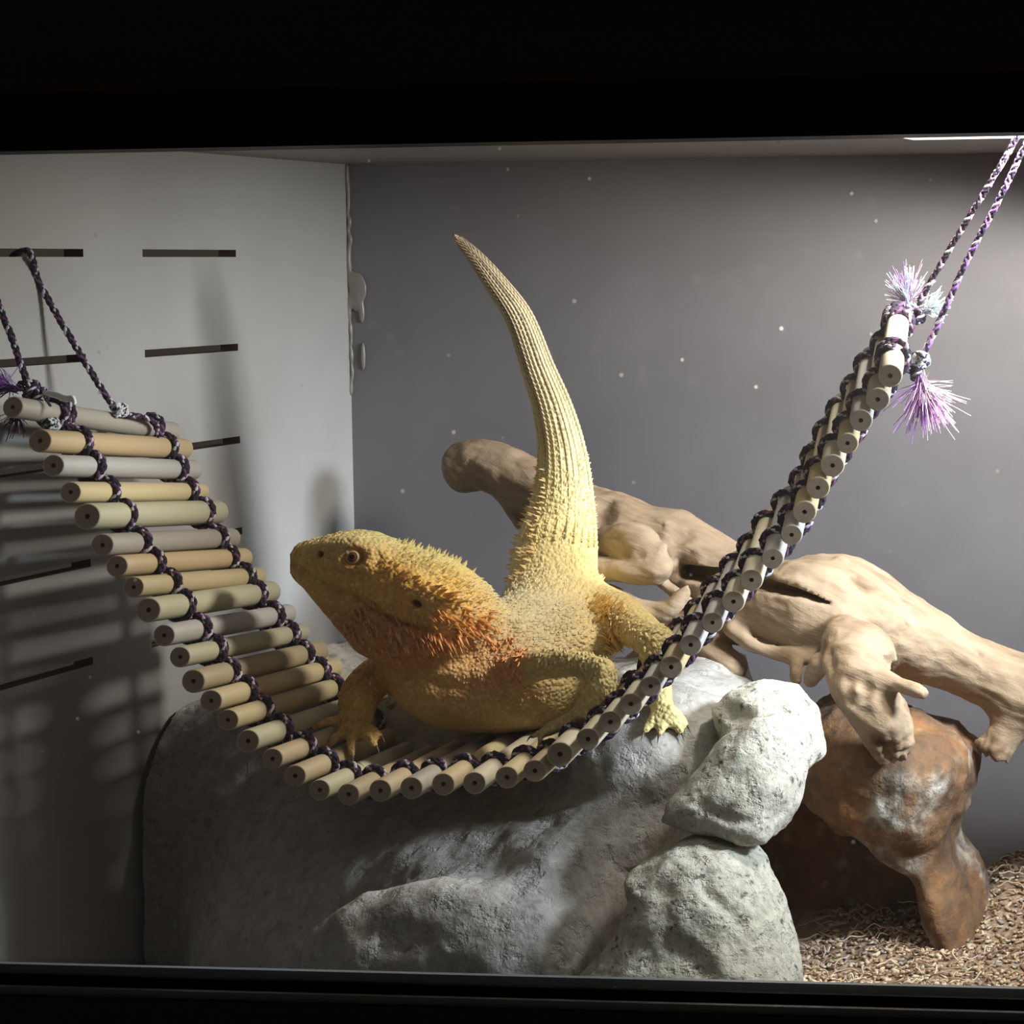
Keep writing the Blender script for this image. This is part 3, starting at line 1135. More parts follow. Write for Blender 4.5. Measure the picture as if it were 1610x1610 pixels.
# broken fork at the right
f.chain(ch((1640, 1090, 0.36, 46), (1600, 1120, 0.355, 34), (1585, 1150, 0.35, 28), (1565, 1180, 0.345, 30)), 0.014)
f.carve(P(1548, 1210, 0.345), (0.016, 0.03, 0.012), 0.003)
# knots
for px, py, y, r in ((1041, 826, 0.30, 12), (1322, 882, 0.285, 9), (1048, 862, 0.3, 11), (1322, 910, 0.28, 6), (1300, 1035, 0.28, 8), (1390, 1040, 0.28, 10)):
    s0 = f.surf(px, py)
    if s0 is not None:
        f.emboss([s0], -0.0045, r * 0.0004)
        f.emboss([s0 + np.array([0, -0.003, 0])], 0.005, r * 0.00016)
for px, py, r, a in ((946, 812, 15, 0.016), (950, 795, 9, 0.008), (1075, 880, 14, 0.006), (1062, 905, 14, 0.008), (1005, 868, 6, 0.004), (1030, 832, 12, 0.003), (1345, 1080, 16, 0.0), (1360, 1125, 12, 0.002), (1375, 1165, 9, 0.004), (1395, 1180, 10, 0.006)):
    s0 = f.surf(px, py)
    if s0 is not None:
        f.emboss([s0], a, r * scale_at(0.3))


def groove(fld, pts, a, r):
    pp = [fld.surf(x, y) for x, y in pts]
    pp = [p for p in pp if p is not None]
    if len(pp) > 1:
        fld.emboss(pp, a, r)
    return pp


dark_marks = []
cr = [f.surf(*p) for p in ((1075, 900), (1110, 906), (1150, 913), (1200, 919), (1255, 933), (1305, 950))]
f.slot(cr, [0.0052, 0.0052, 0.0050, 0.0042, 0.0030, 0.0006], 0.022)
dark_marks.append((groove(f, [(1320, 905), (1345, 912), (1352, 924), (1390, 945), (1440, 972)], 0.006, 0.0026), 0.0046, 1.0))
dark_marks.append((groove(f, [(728, 742), (737, 728), (748, 715)], 0.001, 0.0014), 0.001, -0.4))
dark_marks.append((groove(f, [(1302, 1030), (1308, 1048)], 0.006, 0.003), 0.004, 0.9))
dark_marks.append((groove(f, [(1333, 1075), (1342, 1065), (1355, 1066), (1360, 1080), (1355, 1098), (1340, 1102), (1331, 1090), (1333, 1075)], 0.005, 0.0026), 0.0036, 0.9))
dark_marks.append((groove(f, [(1078, 842), (1062, 850), (1056, 868), (1066, 882)], 0.006, 0.0035), 0.003, 0.6))
dark_marks.append((groove(f, [(1368, 1030), (1400, 1040), (1418, 1056)], 0.005, 0.003), 0.0025, 0.7))
dark_marks.append((groove(f, [(960, 912), (1000, 918), (1040, 916)], 0.003, 0.004), 0.004, 0.3))
v, q = f.mesh()
v = relax(v, q, 1)
nn = vnormals(v, q)
g_dir = np.stack([v[:, 0] * 0.35 + v[:, 2] * 0.15, v[:, 1], v[:, 2] + 0.45 * v[:, 0]], axis=1)
rough_end = np.zeros(len(v))
for px, py, y, r in ((1402, 1180, 0.25, 0.014), (1552, 1192, 0.345, 0.016)):
    rough_end = np.maximum(rough_end, np.exp(-(np.linalg.norm(v - P(px, py, y), axis=1) / r) ** 4))
v = v + nn * (0.0026 * fbm(v, 24, 4) + 0.0014 * fbm(g_dir, 130, 3) + 0.007 * rough_end * fbm(v, 170, 2))[:, None]
mark = np.zeros(len(v))
for px, py, y, r, a in ((1550, 1186, 0.34, 0.015, 0.8), (1390, 1172, 0.25, 0.012, 0.8)):
    s0 = f.surf(px, py)
    d = np.linalg.norm(v - (P(px, py, y) if s0 is None else s0), axis=1)
    mark = np.maximum(mark, a * np.exp(-(d / r) ** 4) * (0.8 + 1.4 * fbm(v, 150, 2)))
drift = mesh_obj('driftwood_branch', v, q, MAT_DRIFT, colors=np.repeat(np.clip(mark, 0, 1)[:, None], 3, axis=1))
tag(drift, 'gnarled pale driftwood branch lying across the rocks along the back wall', 'driftwood')

#@@BRIDGE
# ----------------------------------------------------------------------------
# ROPE BRIDGE
# ----------------------------------------------------------------------------
FRONT = [(20, 640), (63, 693), (84, 732), (111, 774), (137, 812), (161, 857), (184, 890), (210, 923), (233.5, 959), (258, 999), (283, 1033),
         (304, 1071), (332, 1102), (358.5, 1132), (390, 1165), (428.5, 1193), (464, 1220), (502.6, 1242), (548, 1249), (598, 1243), (647, 1239), (697, 1233),
         (746, 1231), (797, 1222), (841, 1212), (880.5, 1186), (924.5, 1162), (959.6, 1135), (992, 1107), (1023, 1079), (1055, 1049), (1086, 1014),
         (1120, 979), (1153, 946), (1181.5, 912), (1215, 878), (1244.6, 841), (1265, 805), (1286, 767), (1309, 732), (1332.5, 697), (1353.6, 661), (1380, 628), (1399.6, 591)]
DELTA = {0: (251, 39), 1: (225, 13), 2: (220, 7), 3: (207, 0), 4: (207, -7), 5: (203, -11), 6: (197, -13), 7: (197, -17), 8: (190, -28), 9: (194, -34),
         10: (193, -39), 11: (195, -47), 12: (192, -52), 17: (170, -75), 21: (140, -88), 25: (98, -98), 29: (60, -100), 34: (30, -100), 39: (17, -100), 43: (15, -100)}
DR, DL = 0.0060, 0.148
keys = sorted(DELTA)
nd = len(FRONT)
yf = np.interp(np.arange(nd), [0, 8, 17, 25, 34, 43], [0.060, 0.080, 0.095, 0.102, 0.102, 0.102])
fr_pts, bk_pts = [], []
for i, (px, py) in enumerate(FRONT):
    dx = np.interp(i, keys, [DELTA[k][0] for k in keys])
    dy = np.interp(i, keys, [DELTA[k][1] for k in keys])
    a = P(px, py, yf[i])
    lo_, hi_ = yf[i], yf[i] + 0.3
    for _ in range(50):
        mid = (lo_ + hi_) / 2
        if np.linalg.norm(P(px + dx, py + dy, mid) - a) > DL:
            hi_ = mid
        else:
            lo_ = mid
    fr_pts.append(a)
    bk_pts.append(P(px + dx, py + dy, lo_))
fr_pts, bk_pts = np.array(fr_pts), np.array(bk_pts)

bridge = empty('rope_bridge', tuple((fr_pts[18] + bk_pts[18]) / 2 - np.array([0, 0, DR])))
tag(bridge, 'hanging bridge of wooden dowels laced with dark purple rope', 'rope bridge')


def dowel_mesh():
    prof = [(0.0011, 0.004, 2), (0.0011, 0.0, 2), (DR * 0.93, 0.0, 1), (DR, 0.0006, 1)]
    S = 22
    v, f, m = [], [], []
    rings_ = [(0.0012, 0.014), (0.0012, 0.0), (DR * 0.90, 0.0), (DR, 0.0005), (DR * 1.01, DL * 0.5), (DR, DL - 0.0005), (DR * 0.90, DL), (0.0012, DL), (0.0012, DL - 0.014)]
    mats_ = [2, 1, 0, 0, 0, 0, 1, 2]
    for r, z in rings_:
        for s in range(S):
            t = 2 * math.pi * s / S
            v.append((r * math.cos(t), r * math.sin(t), z))
    for i in range(len(rings_) - 1):
        for s in range(S):
            s2 = (s + 1) % S
            f.append((i * S + s2, i * S + s, (i + 1) * S + s, (i + 1) * S + s2)[::-1])
            m.append(mats_[i])
    f.append(tuple(range(S)))
    m.append(2)
    k = (len(rings_) - 1) * S
    f.append(tuple(k + s for s in range(S))[::-1])
    m.append(2)
    me = bpy.data.meshes.new('dowel')
    me.from_pydata(v, [], f)
    for mt in (MAT_DOWEL, MAT_END, MAT_PITH):
        me.materials.append(mt)
    me.polygons.foreach_set('material_index', np.array(m, dtype=np.int32))
    me.polygons.foreach_set('use_smooth', np.array([x == 0 for x in m], dtype=bool))
    me.update()
    return me


DOW = dowel_mesh()
tones = {'tan': (0.50, 0.40, 0.25), 'grey': (0.40, 0.375, 0.33), 'yellow': (0.62, 0.51, 0.29), 'green': (0.52, 0.50, 0.34), 'pale': (0.66, 0.60, 0.45), 'warm': (0.58, 0.43, 0.24), 'silver': (0.50, 0.49, 0.47)}
order = ['grey', 'warm', 'silver', 'yellow', 'green', 'grey', 'warm', 'yellow', 'green', 'silver', 'green', 'tan', 'yellow', 'yellow', 'green', 'tan', 'tan', 'green', 'tan', 'tan', 'grey', 'yellow', 'pale', 'yellow', 'tan', 'pale']
for i in range(nd):
    o = bpy.data.objects.new('dowel', DOW)
    COL.objects.link(o)
    o.parent = bridge
    o.matrix_parent_inverse = Matrix.Translation(bridge.location).inverted()
    d = Vector(bk_pts[i] - fr_pts[i]).normalized()
    qt = Vector((0, 0, 1)).rotation_difference(d)
    o.rotation_mode = 'QUATERNION'
    from mathutils import Quaternion
    o.rotation_quaternion = qt @ Quaternion((0, 0, 1), random.uniform(0, 6.28))
    o.location = fr_pts[i]
    s = random.uniform(0.93, 1.06) * (1.12 if i in (4, 8, 25) else 1.0)
    o.scale = (s, s, random.uniform(0.98, 1.01))
    t = tones[order[i]] if i < len(order) else tones[random.choice(('pale', 'pale', 'silver', 'yellow'))]
    j = random.uniform(0.9, 1.1)
    o.color = (t[0] * j, t[1] * j, t[2] * j, 1)

RR = 0.0022
for frac, name in ((0.23, 'near'), (0.84, 'far')):
    ctr = fr_pts + (bk_pts - fr_pts) * frac
    axis = bk_pts - fr_pts
    axis /= np.linalg.norm(axis, axis=1)[:, None]
    tan = np.gradient(ctr, axis=0)
    tan /= np.linalg.norm(tan, axis=1)[:, None]
    nor = np.cross(axis, tan)
    nor /= np.linalg.norm(nor, axis=1)[:, None]
    nor *= -1 if nor[18][2] < 0 else 1
    over, under = [], []
    for i in range(nd):
        for th in (165, 135, 105, 75, 45, 15):
            c_, s_ = math.cos(math.radians(th)), math.sin(math.radians(th))
            ax_ = axis[i] * 0.0022 * (-c_)
            over.append(ctr[i] + (DR + RR * 0.9) * (c_ * tan[i] + s_ * nor[i]) + ax_)
            under.append(ctr[i] + (DR + RR * 0.9) * (c_ * tan[i] - s_ * nor[i]) - ax_)
    for pth in (over, under):
        c = Collect()
        rope_geom(c, catmull(pth, 2), RR, 3, 0.0125, 0.0013)
        c.build('lacing_rope', MAT_ROPE, bridge)


def cord(pts, name='hanging_cord', r=0.0020, pitch=0.012, mats=None):
    c = Collect()
    rope_geom(c, catmull(pts, 8), r, 3, pitch, 0.0013)
    return c.build(name, mats or MAT_ROPE, bridge)


def loop_around(i, frac, turns=2, r=RR, spread=0.0034, mats=None):
    ax_ = unit(bk_pts[i] - fr_pts[i])
    cc = fr_pts[i] + (bk_pts[i] - fr_pts[i]) * frac
    a = unit(np.cross(ax_, [0, 0, 1]))
    b = np.cross(ax_, a)
    pts = []
    for k in range(int(turns * 16) + 1):
        t = 2 * math.pi * k / 16
        pts.append(cc + (DR + r * 0.9) * (math.cos(t) * a + math.sin(t) * b) + ax_ * spread * (k / 16 - turns / 2))
    c = Collect()
    rope_geom(c, pts, r, 3, 0.0125, 0.0013)
    return c.build('knot_loop', mats or MAT_ROPE, bridge)


def knot(center, r, mats=None, seed=0):
    rs = np.random.default_rng(seed)
    pts = []
    for k in range(26):
        t = k * 0.62
        pts.append(np.asarray(center) + r * np.array([math.cos(t) * math.cos(2.3 * t * 0.5), math.sin(t * 1.3), math.sin(t) * 0.9]))
    c = Collect()
    rope_geom(c, catmull(pts, 3), r * 0.42, 3, 0.010, 0.0011)
    return c.build('knot', mats or MAT_ROPE, bridge)


def tassel(center, direction, length, spread, count, seed, mats, thick=0.00022):
    rs = np.random.default_rng(seed)
    c = Collect()
    d0 = unit(direction)
    for k in range(count):
        d = unit(d0 + spread * rs.normal(size=3) * np.array([1, 0.7, 1]))
        L = length * rs.uniform(0.65, 1.05)
        bend = rs.normal(size=3) * 0.16 * L
        st = np.asarray(center) + rs.normal(size=3) * 0.0010
        pts = [st, st + d0 * L * 0.25 + d * L * 0.1, st + d0 * L * 0.3 + d * L * 0.4 + bend * 0.5, st + d0 * L * 0.35 + d * L * 0.7 + bend]
        v, f = tube(catmull(pts, 2), thick, 3, caps=False)
        sector = int(np.clip((d @ unit(np.cross(d0, [0, 1, 0]))) * 2.2 + 2 + rs.normal() * 0.5, 0, 3.99))
        c.add(v, f, sector)
    return c.build('frayed_tassel', mats, bridge)


# left hanging cords, up to the ventilation slot
slot_a = PX(38, 399, X_LEFT)
cord([slot_a + np.array([-0.010, 0.004, -0.001]), slot_a + np.array([-0.002, 0.0, 0.0012]), slot_a + np.array([0.0045, -0.001, 0.0005]), P(62, 445, 0.128), P(110, 530, 0.134), P(160, 612, 0.140), P(186, 648, 0.143)])
knot(P(187, 645, 0.143), 0.0035, [MAT_TAS[3], MAT_TAS[1], MAT_TAS[3], MAT_ROPE[0]], 3)
cord([P(188, 652, 0.144), P(222, 655, 0.160), P(243, 666, 0.172), P(252, 686, 0.176)])
slot_b = PX(-40, 399, X_LEFT)
cord([slot_b + np.array([-0.010, 0.0, -0.001]), slot_b + np.array([-0.002, 0.0, 0.0012]), slot_b + np.array([0.0045, 0.0, 0.0]), P(-8, 465, 0.095), P(18, 530, 0.088), P(42, 598, 0.082), P(60, 625, 0.083), P(78, 640, 0.084)])
knot(P(46, 612, 0.080), 0.0042, None, 4)
knot(P(58, 622, 0.082), 0.0040, None, 5)
loop_around(0, 0.26, 1.6)
knot(P(80, 668, 0.083), 0.0032, [MAT_TAS[3], MAT_ROPE[1], MAT_ROPE[0], MAT_TAS[1]], 6)
tassel(P(26, 612, 0.072), (-1, 0, 0.25), 0.017, 0.5, 150, 21, [MAT_TAS[0], MAT_TAS[0], MAT_ROPE[0], MAT_ROPE[3]])
tassel(P(30, 640, 0.078), (-0.4, 0.1, -1), 0.014, 0.45, 60, 22, [MAT_ROPE[0], MAT_ROPE[2], MAT_ROPE[0], MAT_ROPE[3]])
c = Collect()
for k in (-1, 0, 1):
    pts = catmull([P(68, 617 + k, 0.080), P(88, 621 + 3 * k, 0.080), P(105, 627 + 3 * k, 0.080), P(114, 627 + 3 * k, 0.080), P(118, 634 + 2 * k, 0.080)], 4)
    v, f_ = tube(pts, 0.0009, 6)
    c.add(v, f_, 0)
c.build('string_end', [MAT_STRING], bridge)

# right hanging cords, running up out of the picture
PALE = [MAT_ROPE[2], MAT_TAS[3], MAT_ROPE[0], MAT_TAS[2]]
PALE2 = [MAT_ROPE[0], MAT_TAS[3], MAT_TAS[0], MAT_TAS[2]]
cord([P(1436, 492, 0.235), P(1452, 462, 0.234), P(1500, 380, 0.225), P(1560, 282, 0.212), P(1606, 205, 0.202), P(1645, 140, 0.195)], mats=PALE)
cord([P(1452, 556, 0.175), P(1470, 520, 0.176), P(1520, 410, 0.18), P(1570, 315, 0.185), P(1612, 228, 0.19), P(1652, 142, 0.193)], mats=PALE2)
cord([P(1540, 310, 0.216), P(1575, 262, 0.208), P(1592, 222, 0.204), P(1616, 180, 0.20)], 'spliced_yarn', 0.0011, 0.009, PALE2)
loop_around(43, 0.32, 1.4)
loop_around(43, 0.80, 2.4)
loop_around(43, 0.90, 2.0)
knot(P(1442, 497, 0.232), 0.0040, None, 8)
knot(P(1436, 487, 0.236), 0.0036, [MAT_TAS[3], MAT_TAS[1], MAT_ROPE[0], MAT_TAS[3]], 9)
knot(P(1447, 566, 0.172), 0.0042, [MAT_TAS[3], MAT_ROPE[1], MAT_ROPE[0], MAT_TAS[1]], 10)
knot(P(1438, 585, 0.170), 0.0040, None, 11)
tassel(P(1430, 488, 0.236), (-0.1, -0.1, 1), 0.022, 0.52, 240, 23, [MAT_TAS[2], MAT_TAS[1], MAT_TAS[0], MAT_TAS[3]])
tassel(P(1450, 490, 0.234), (1, 0, 0.45), 0.015, 0.45, 120, 24, [MAT_TAS[1], MAT_TAS[1], MAT_TAS[3], MAT_TAS[1]])
tassel(P(1445, 585, 0.170), (0.25, -0.1, -1), 0.030, 0.40, 320, 25, [MAT_TAS[0], MAT_TAS[0], MAT_TAS[2], MAT_TAS[3]])

#@@DRAGON
# ----------------------------------------------------------------------------
# BEARDED DRAGON
# ----------------------------------------------------------------------------
dragon = empty('bearded_dragon', tuple(P(760, 1140, 0.20)))
tag(dragon, 'yellow and orange bearded dragon standing on the bridge with raised tail', 'lizard')
VX = 0.00125
f = Field((-0.225, 0.085, 0.10), (0.10, 0.335, 0.425), VX)
K = 0.010
# torso
f.ellipsoid(P(705, 1058, 0.185), (0.032, 0.034, 0.028), K)
f.ellipsoid(P(792, 1050, 0.212), (0.050, 0.050, 0.034), 0.014)
f.ellipsoid(P(866, 985, 0.25), (0.033, 0.042, 0.029), 0.016)
f.chain(ch((740, 1092, 0.19, 40), (840, 1092, 0.205, 42), (880, 1098, 0.212, 36)), 0.02)
f.ellipsoid(P(922, 1005, 0.232), (0.019, 0.030, 0.017), 0.014)
# neck
f.chain(ch((700, 975, 0.172, 58), (765, 1003, 0.19, 54), (820, 998, 0.215, 58)), 0.009)
# tail
f.chain(ch((868, 925, 0.262, 70), (874, 870, 0.272, 66), (882, 820, 0.278, 55), (886, 760, 0.280, 43.5), (882, 700, 0.280, 35.5), (868, 640, 0.277, 29.5), (846, 580, 0.273, 24.5), (816, 500, 0.268, 20.5), (775, 440, 0.264, 15), (745, 402, 0.262, 10), (714, 369, 0.26, 3.5)), 0.012)
# head: profile drawn at its own distance, thickened across
hp = [(452, 884), (461, 873), (462, 862), (476, 853), (505, 845), (530, 837), (556, 833), (580, 838), (604, 848), (640, 864), (680, 878), (700, 890), (728, 912), (752, 940), (760, 970), (745, 1000), (715, 1025), (670, 1038), (620, 1030), (580, 1010), (545, 985), (520, 955), (495, 925), (470, 902)]
XH = P(455, 880, 0.16)[0]
XE = P(720, 960, 0.16)[0]


def head_half(x, z):
    t = np.clip((x - XH) / (XE - XH), 0, 1)
    return 0.0085 + 0.0215 * np.sqrt(t) * (0.8 + 0.2 * t)


f.pillow(polypx(hp, 0.163), 0.163, head_half, lambda x: 0.0100 + 0.014 * np.clip((x - XH) / (XE - XH), 0, 1), 0.008, ymap=lambda x, z: 0.158 + 0.012 * np.clip((x - XH) / (XE - XH), 0, 1.2))
# cheeks and beard pouch
f.ellipsoid(P(655, 945, 0.155), (0.022, 0.018, 0.014), 0.014)
f.ellipsoid(P(640, 1002, 0.165), (0.028, 0.022, 0.012), 0.014)
# near arm (lizard's left): shoulder, elbow pushed out, hand back on the bridge
f.chain(ch((812, 1052, 0.172, 30), (850, 1046, 0.158, 25), (905, 1044, 0.146, 22), (945, 1056, 0.141, 21)), 0.006)
f.chain(ch((946, 1058, 0.140, 22), (944, 1082, 0.139, 25), (928, 1106, 0.140, 19), (910, 1126, 0.142, 13)), 0.0035)
f.chain(ch((915, 1122, 0.142, 13), (885, 1137, 0.142, 12), (860, 1150, 0.142, 8)), 0.003)
HAND = [[(862, 1148, 0.140), (852, 1154, 0.138), (848, 1170, 0.137)], [(884, 1138, 0.139), (888, 1146, 0.136), (895, 1160, 0.135)], [(915, 1122, 0.140), (926, 1126, 0.136), (936, 1138, 0.135)], [(870, 1142, 0.142), (858, 1146, 0.143), (838, 1158, 0.143)]]
for fg in HAND:
    f.chain(ch((*fg[0], 7), (*fg[1], 6), (*fg[2], 4)), 0.003)
# far arm (lizard's right)
f.chain(ch((630, 1045, 0.180, 34), (592, 1062, 0.175, 31), (568, 1090, 0.168, 33), (560, 1120, 0.163, 28), (557, 1140, 0.160, 22)), 0.008)
f.chain(ch((556, 1142, 0.160, 20), (560, 1150, 0.157, 17)), 0.005)
FING = [[(545, 1140, 0.158), (518, 1134, 0.154), (494, 1144, 0.150)], [(545, 1149, 0.155), (528, 1160, 0.149), (514, 1176, 0.145)], [(554, 1152, 0.154), (552, 1168, 0.147), (554, 1186, 0.143)], [(565, 1152, 0.155), (580, 1158, 0.149), (590, 1172, 0.145)], [(570, 1147, 0.157), (586, 1148, 0.153), (597, 1157, 0.150)]]
for fg in FING:
    f.chain(ch((*fg[0], 9), (*fg[1], 8), (*fg[2], 5)), 0.003)
# hind leg, foot planted on the domed rock
def on_rock(px, py):
    p = DOME.surf(px, py)
    return float(p[1]) - 0.004 if p is not None else 0.21


yk = on_rock(1045, 1128)
f.chain(ch((925, 955, 0.262, 42), (965, 965, 0.25, 38), (1005, 990, 0.5 * (0.242 + yk + 0.02), 31), (1035, 1015, yk + 0.018, 25)), 0.012)
f.chain(ch((1030, 1008, yk + 0.018, 24), (1035, 1060, yk + 0.012, 22), (1038, 1100, yk + 0.006, 16)), 0.008)
f.chain(ch((1036, 1095, yk + 0.006, 15), (1046, 1126, yk, 17)), 0.006)
TOES = [[(1036, 1122, yk), (1022, 1138, on_rock(1022, 1140)), (1014, 1150, on_rock(1014, 1152))], [(1045, 1127, yk), (1040, 1144, on_rock(1040, 1146)), (1037, 1154, on_rock(1037, 1156))],
        [(1055, 1124, yk), (1064, 1140, on_rock(1064, 1142)), (1070, 1151, on_rock(1070, 1153))], [(1056, 1120, yk), (1070, 1131, on_rock(1070, 1133)), (1078, 1140, on_rock(1078, 1142))]]
for fg in TOES:
    f.chain(ch((*fg[0], 9), (*fg[1], 8), (*fg[2], 5)), 0.004)

# modelling of the head surface
def onto(pts):
    return [p for p in (f.surf(a, b) for a, b in pts) if p is not None]


brow = onto([(490, 862), (515, 858), (540, 853), (562, 853), (588, 863), (600, 874)])
f.emboss(brow, -0.0030, 0.0036)
f.emboss(onto([(505, 868), (520, 870), (536, 868)]), 0.0022, 0.0035)
mouth = onto([(460, 884), (480, 899), (505, 916), (535, 931), (562, 940), (590, 957), (615, 974), (640, 986), (668, 994)])
f.emboss(mouth, 0.0060, 0.0020)
f.emboss(onto([(468, 882), (500, 905), (540, 923), (575, 938), (610, 960), (645, 978)]), -0.0012, 0.0032)
eye_c = f.surf(557, 877)
f.emboss([eye_c], 0.0040, 0.0052)
ring = onto([(559 + 24 * math.cos(t), 878 + 18 * math.sin(t)) for t in np.linspace(0, 2 * math.pi, 21)])
f.emboss(ring, -0.0022, 0.0022)
ring2 = onto([(561 + 35 * math.cos(t), 880 + 27 * math.sin(t)) for t in np.linspace(-0.6, 4.2, 15)])
f.emboss(ring2, 0.0014, 0.0018)
# open ear and nostril: real hollows, dark by their own depth
for px, py, rad_ in ((502, 872, (0.0019, 0.0070, 0.0021)), (654, 948, (0.0042, 0.0130, 0.0034))):
    f.carve(f.surf(px, py), rad_, 0.0012)
f.emboss(onto([(640, 925), (670, 932), (700, 942), (716, 944)]), -0.0030, 0.0050)
f.emboss(onto([(620, 898), (650, 908), (680, 922)]), -0.0016, 0.0040)
# folds at the neck, chest and flank
for pts, a, r_ in (([(700, 1040), (740, 1030), (775, 1010), (800, 985)], 0.0030, 0.0045), ([(640, 1060), (690, 1078), (740, 1085), (800, 1070)], 0.002, 0.005),
                   ([(850, 1062), (900, 1058), (932, 1062)], 0.0025, 0.004), ([(650, 1095), (720, 1105), (830, 1100)], 0.001, 0.006)):
    f.emboss(onto(pts), a, r_)

v, q = f.mesh()
v = relax(v, q, 1)
nn = vnormals(v, q)
v = v + nn * (0.0004 * fbm(v, 160, 2))[:, None]

# colour by where on the animal
ANCH = [((470, 870, 0.155), (0.46, 0.29, 0.09), 0.020), ((540, 845, 0.16), (0.68, 0.59, 0.26), 0.018), ((520, 895, 0.15), (0.56, 0.34, 0.09), 0.018),
        ((600, 850, 0.17), (0.68, 0.60, 0.28), 0.018), ((600, 920, 0.145), (0.64, 0.35, 0.07), 0.020), ((680, 895, 0.175), (0.66, 0.58, 0.26), 0.022),
        ((700, 945, 0.16), (0.74, 0.47, 0.10), 0.020), ((560, 985, 0.155), (0.38, 0.20, 0.09), 0.020), ((640, 1010, 0.15), (0.51, 0.21, 0.07), 0.024),
        ((720, 1005, 0.16), (0.67, 0.34, 0.10), 0.020), ((760, 960, 0.19), (0.62, 0.53, 0.20), 0.020), ((700, 1065, 0.16), (0.53, 0.30, 0.10), 0.030),
        ((780, 1060, 0.17), (0.59, 0.26, 0.09), 0.024), ((780, 1110, 0.175), (0.48, 0.36, 0.16), 0.035), ((660, 1110, 0.17), (0.50, 0.36, 0.15), 0.025),
        ((820, 960, 0.22), (0.51, 0.455, 0.33), 0.028), ((870, 1000, 0.20), (0.47, 0.41, 0.23), 0.028), ((930, 1010, 0.20), (0.77, 0.52, 0.17), 0.022),
        ((870, 900, 0.25), (0.82, 0.65, 0.29), 0.030), ((930, 880, 0.27), (0.86, 0.68, 0.24), 0.025), ((880, 800, 0.27), (0.84, 0.71, 0.34), 0.04),
        ((880, 700, 0.27), (0.77, 0.68, 0.40), 0.04), ((845, 580, 0.27), (0.69, 0.61, 0.40), 0.045), ((780, 450, 0.265), (0.61, 0.51, 0.33), 0.05), ((714, 369, 0.26), (0.46, 0.34, 0.22), 0.03),
        ((900, 1040, 0.15), (0.54, 0.43, 0.18), 0.03), ((940, 1080, 0.15), (0.59, 0.50, 0.21), 0.025), ((870, 1140, 0.15), (0.44, 0.37, 0.19), 0.02),
        ((980, 970, 0.23), (0.86, 0.64, 0.28), 0.03), ((1035, 1010, 0.23), (0.86, 0.74, 0.33), 0.025), ((1045, 1130, 0.215), (0.86, 0.74, 0.32), 0.03),
        ((570, 1080, 0.16), (0.54, 0.30, 0.07), 0.03), ((555, 1150, 0.17), (0.59, 0.43, 0.17), 0.02)]


def dragon_color(p):
    acc = np.zeros((len(p), 3))
    ws = np.zeros(len(p))
    for pos, colr, r_ in ANCH:
        d = np.linalg.norm(p - P(*pos), axis=1) / r_
        w = np.exp(-np.minimum(d, 6) ** 1.5 * 1.6) + 1e-6 / (1 + d * d)
        acc += w[:, None] * np.array(colr)
        ws += w
    return acc / ws[:, None]


colr = dragon_color(v)
d_e = np.linalg.norm(v - eye_c, axis=1)
w = (np.exp(-((d_e - 0.0062) / 0.0018) ** 2) * 0.7)[:, None]
colr = colr * (1 - w) + np.array((0.50, 0.20, 0.06)) * w
# banded keels along the tail
tl_c = [P(a, b, y) for a, b, y in ((874, 870, 0.272), (886, 760, 0.28), (868, 640, 0.277), (816, 500, 0.268), (714, 369, 0.26))]
body = mesh_obj('body', v, q, MAT_DRAGON, dragon, colors=np.clip(colr, 0, 1))

# eye
de = unit(CAM - eye_c)
ec = eye_c - de * 0.0030
vv, ff = [], []
S, R_ = 20, 12
for i in range(R_ + 1):
    ph = math.pi * i / R_
    for s in range(S):
        t = 2 * math.pi * s / S
        vv.append((0.0049 * math.sin(ph) * math.cos(t), 0.0049 * math.sin(ph) * math.sin(t), 0.0049 * math.cos(ph)))
for i in range(R_):
    for s in range(S):
        s2 = (s + 1) % S
        ff.append((i * S + s, (i + 1) * S + s, (i + 1) * S + s2, i * S + s2))
eye = mesh_obj('eye', vv, ff, MAT_EYE)
eye.parent = dragon
eye.matrix_parent_inverse = Matrix.Translation(dragon.location).inverted()
eye.location = ec
eye.rotation_mode = 'QUATERNION'
eye.rotation_quaternion = Vector((0, 0, 1)).rotation_difference(Vector(unit(de + np.array([-0.25, 0, 0.1]))))

# the eye on the far side of the head
eye2 = eye.copy()
COL.objects.link(eye2)
eye2.parent = dragon
eye2.matrix_parent_inverse = Matrix.Translation(dragon.location).inverted()
yc_e = 0.158 + 0.012 * float(np.clip((ec[0] - XH) / (XE - XH), 0, 1.2))
eye2.location = (ec[0], 2 * yc_e - ec[1], ec[2])
eye2.rotation_quaternion = Vector((0, 0, 1)).rotation_difference(Vector((-0.3, 1, 0.1)).normalized())

# spines
tree_v = v
norms = vnormals(v, q)
sp_v, sp_f, sp_c = [], [], []


def spine(base, d, L, r, colb, colt):
    d = unit(d)
    ref = np.array([0, 0, 1.0]) if abs(d[2]) < 0.9 else np.array([1.0, 0, 0])
    a = unit(np.cross(d, ref))
    b = np.cross(d, a)
    n0 = len(sp_v)
    for s in range(5):
        t = 2 * math.pi * s / 5
        sp_v.append(base - d * r * 0.4 + r * (math.cos(t) * a + math.sin(t) * b))
        sp_c.append(colb)
    sp_v.append(base + d * L)
    sp_c.append(colt)
    for s in range(5):
        sp_f.append((n0 + s, n0 + (s + 1) % 5, n0 + 5))


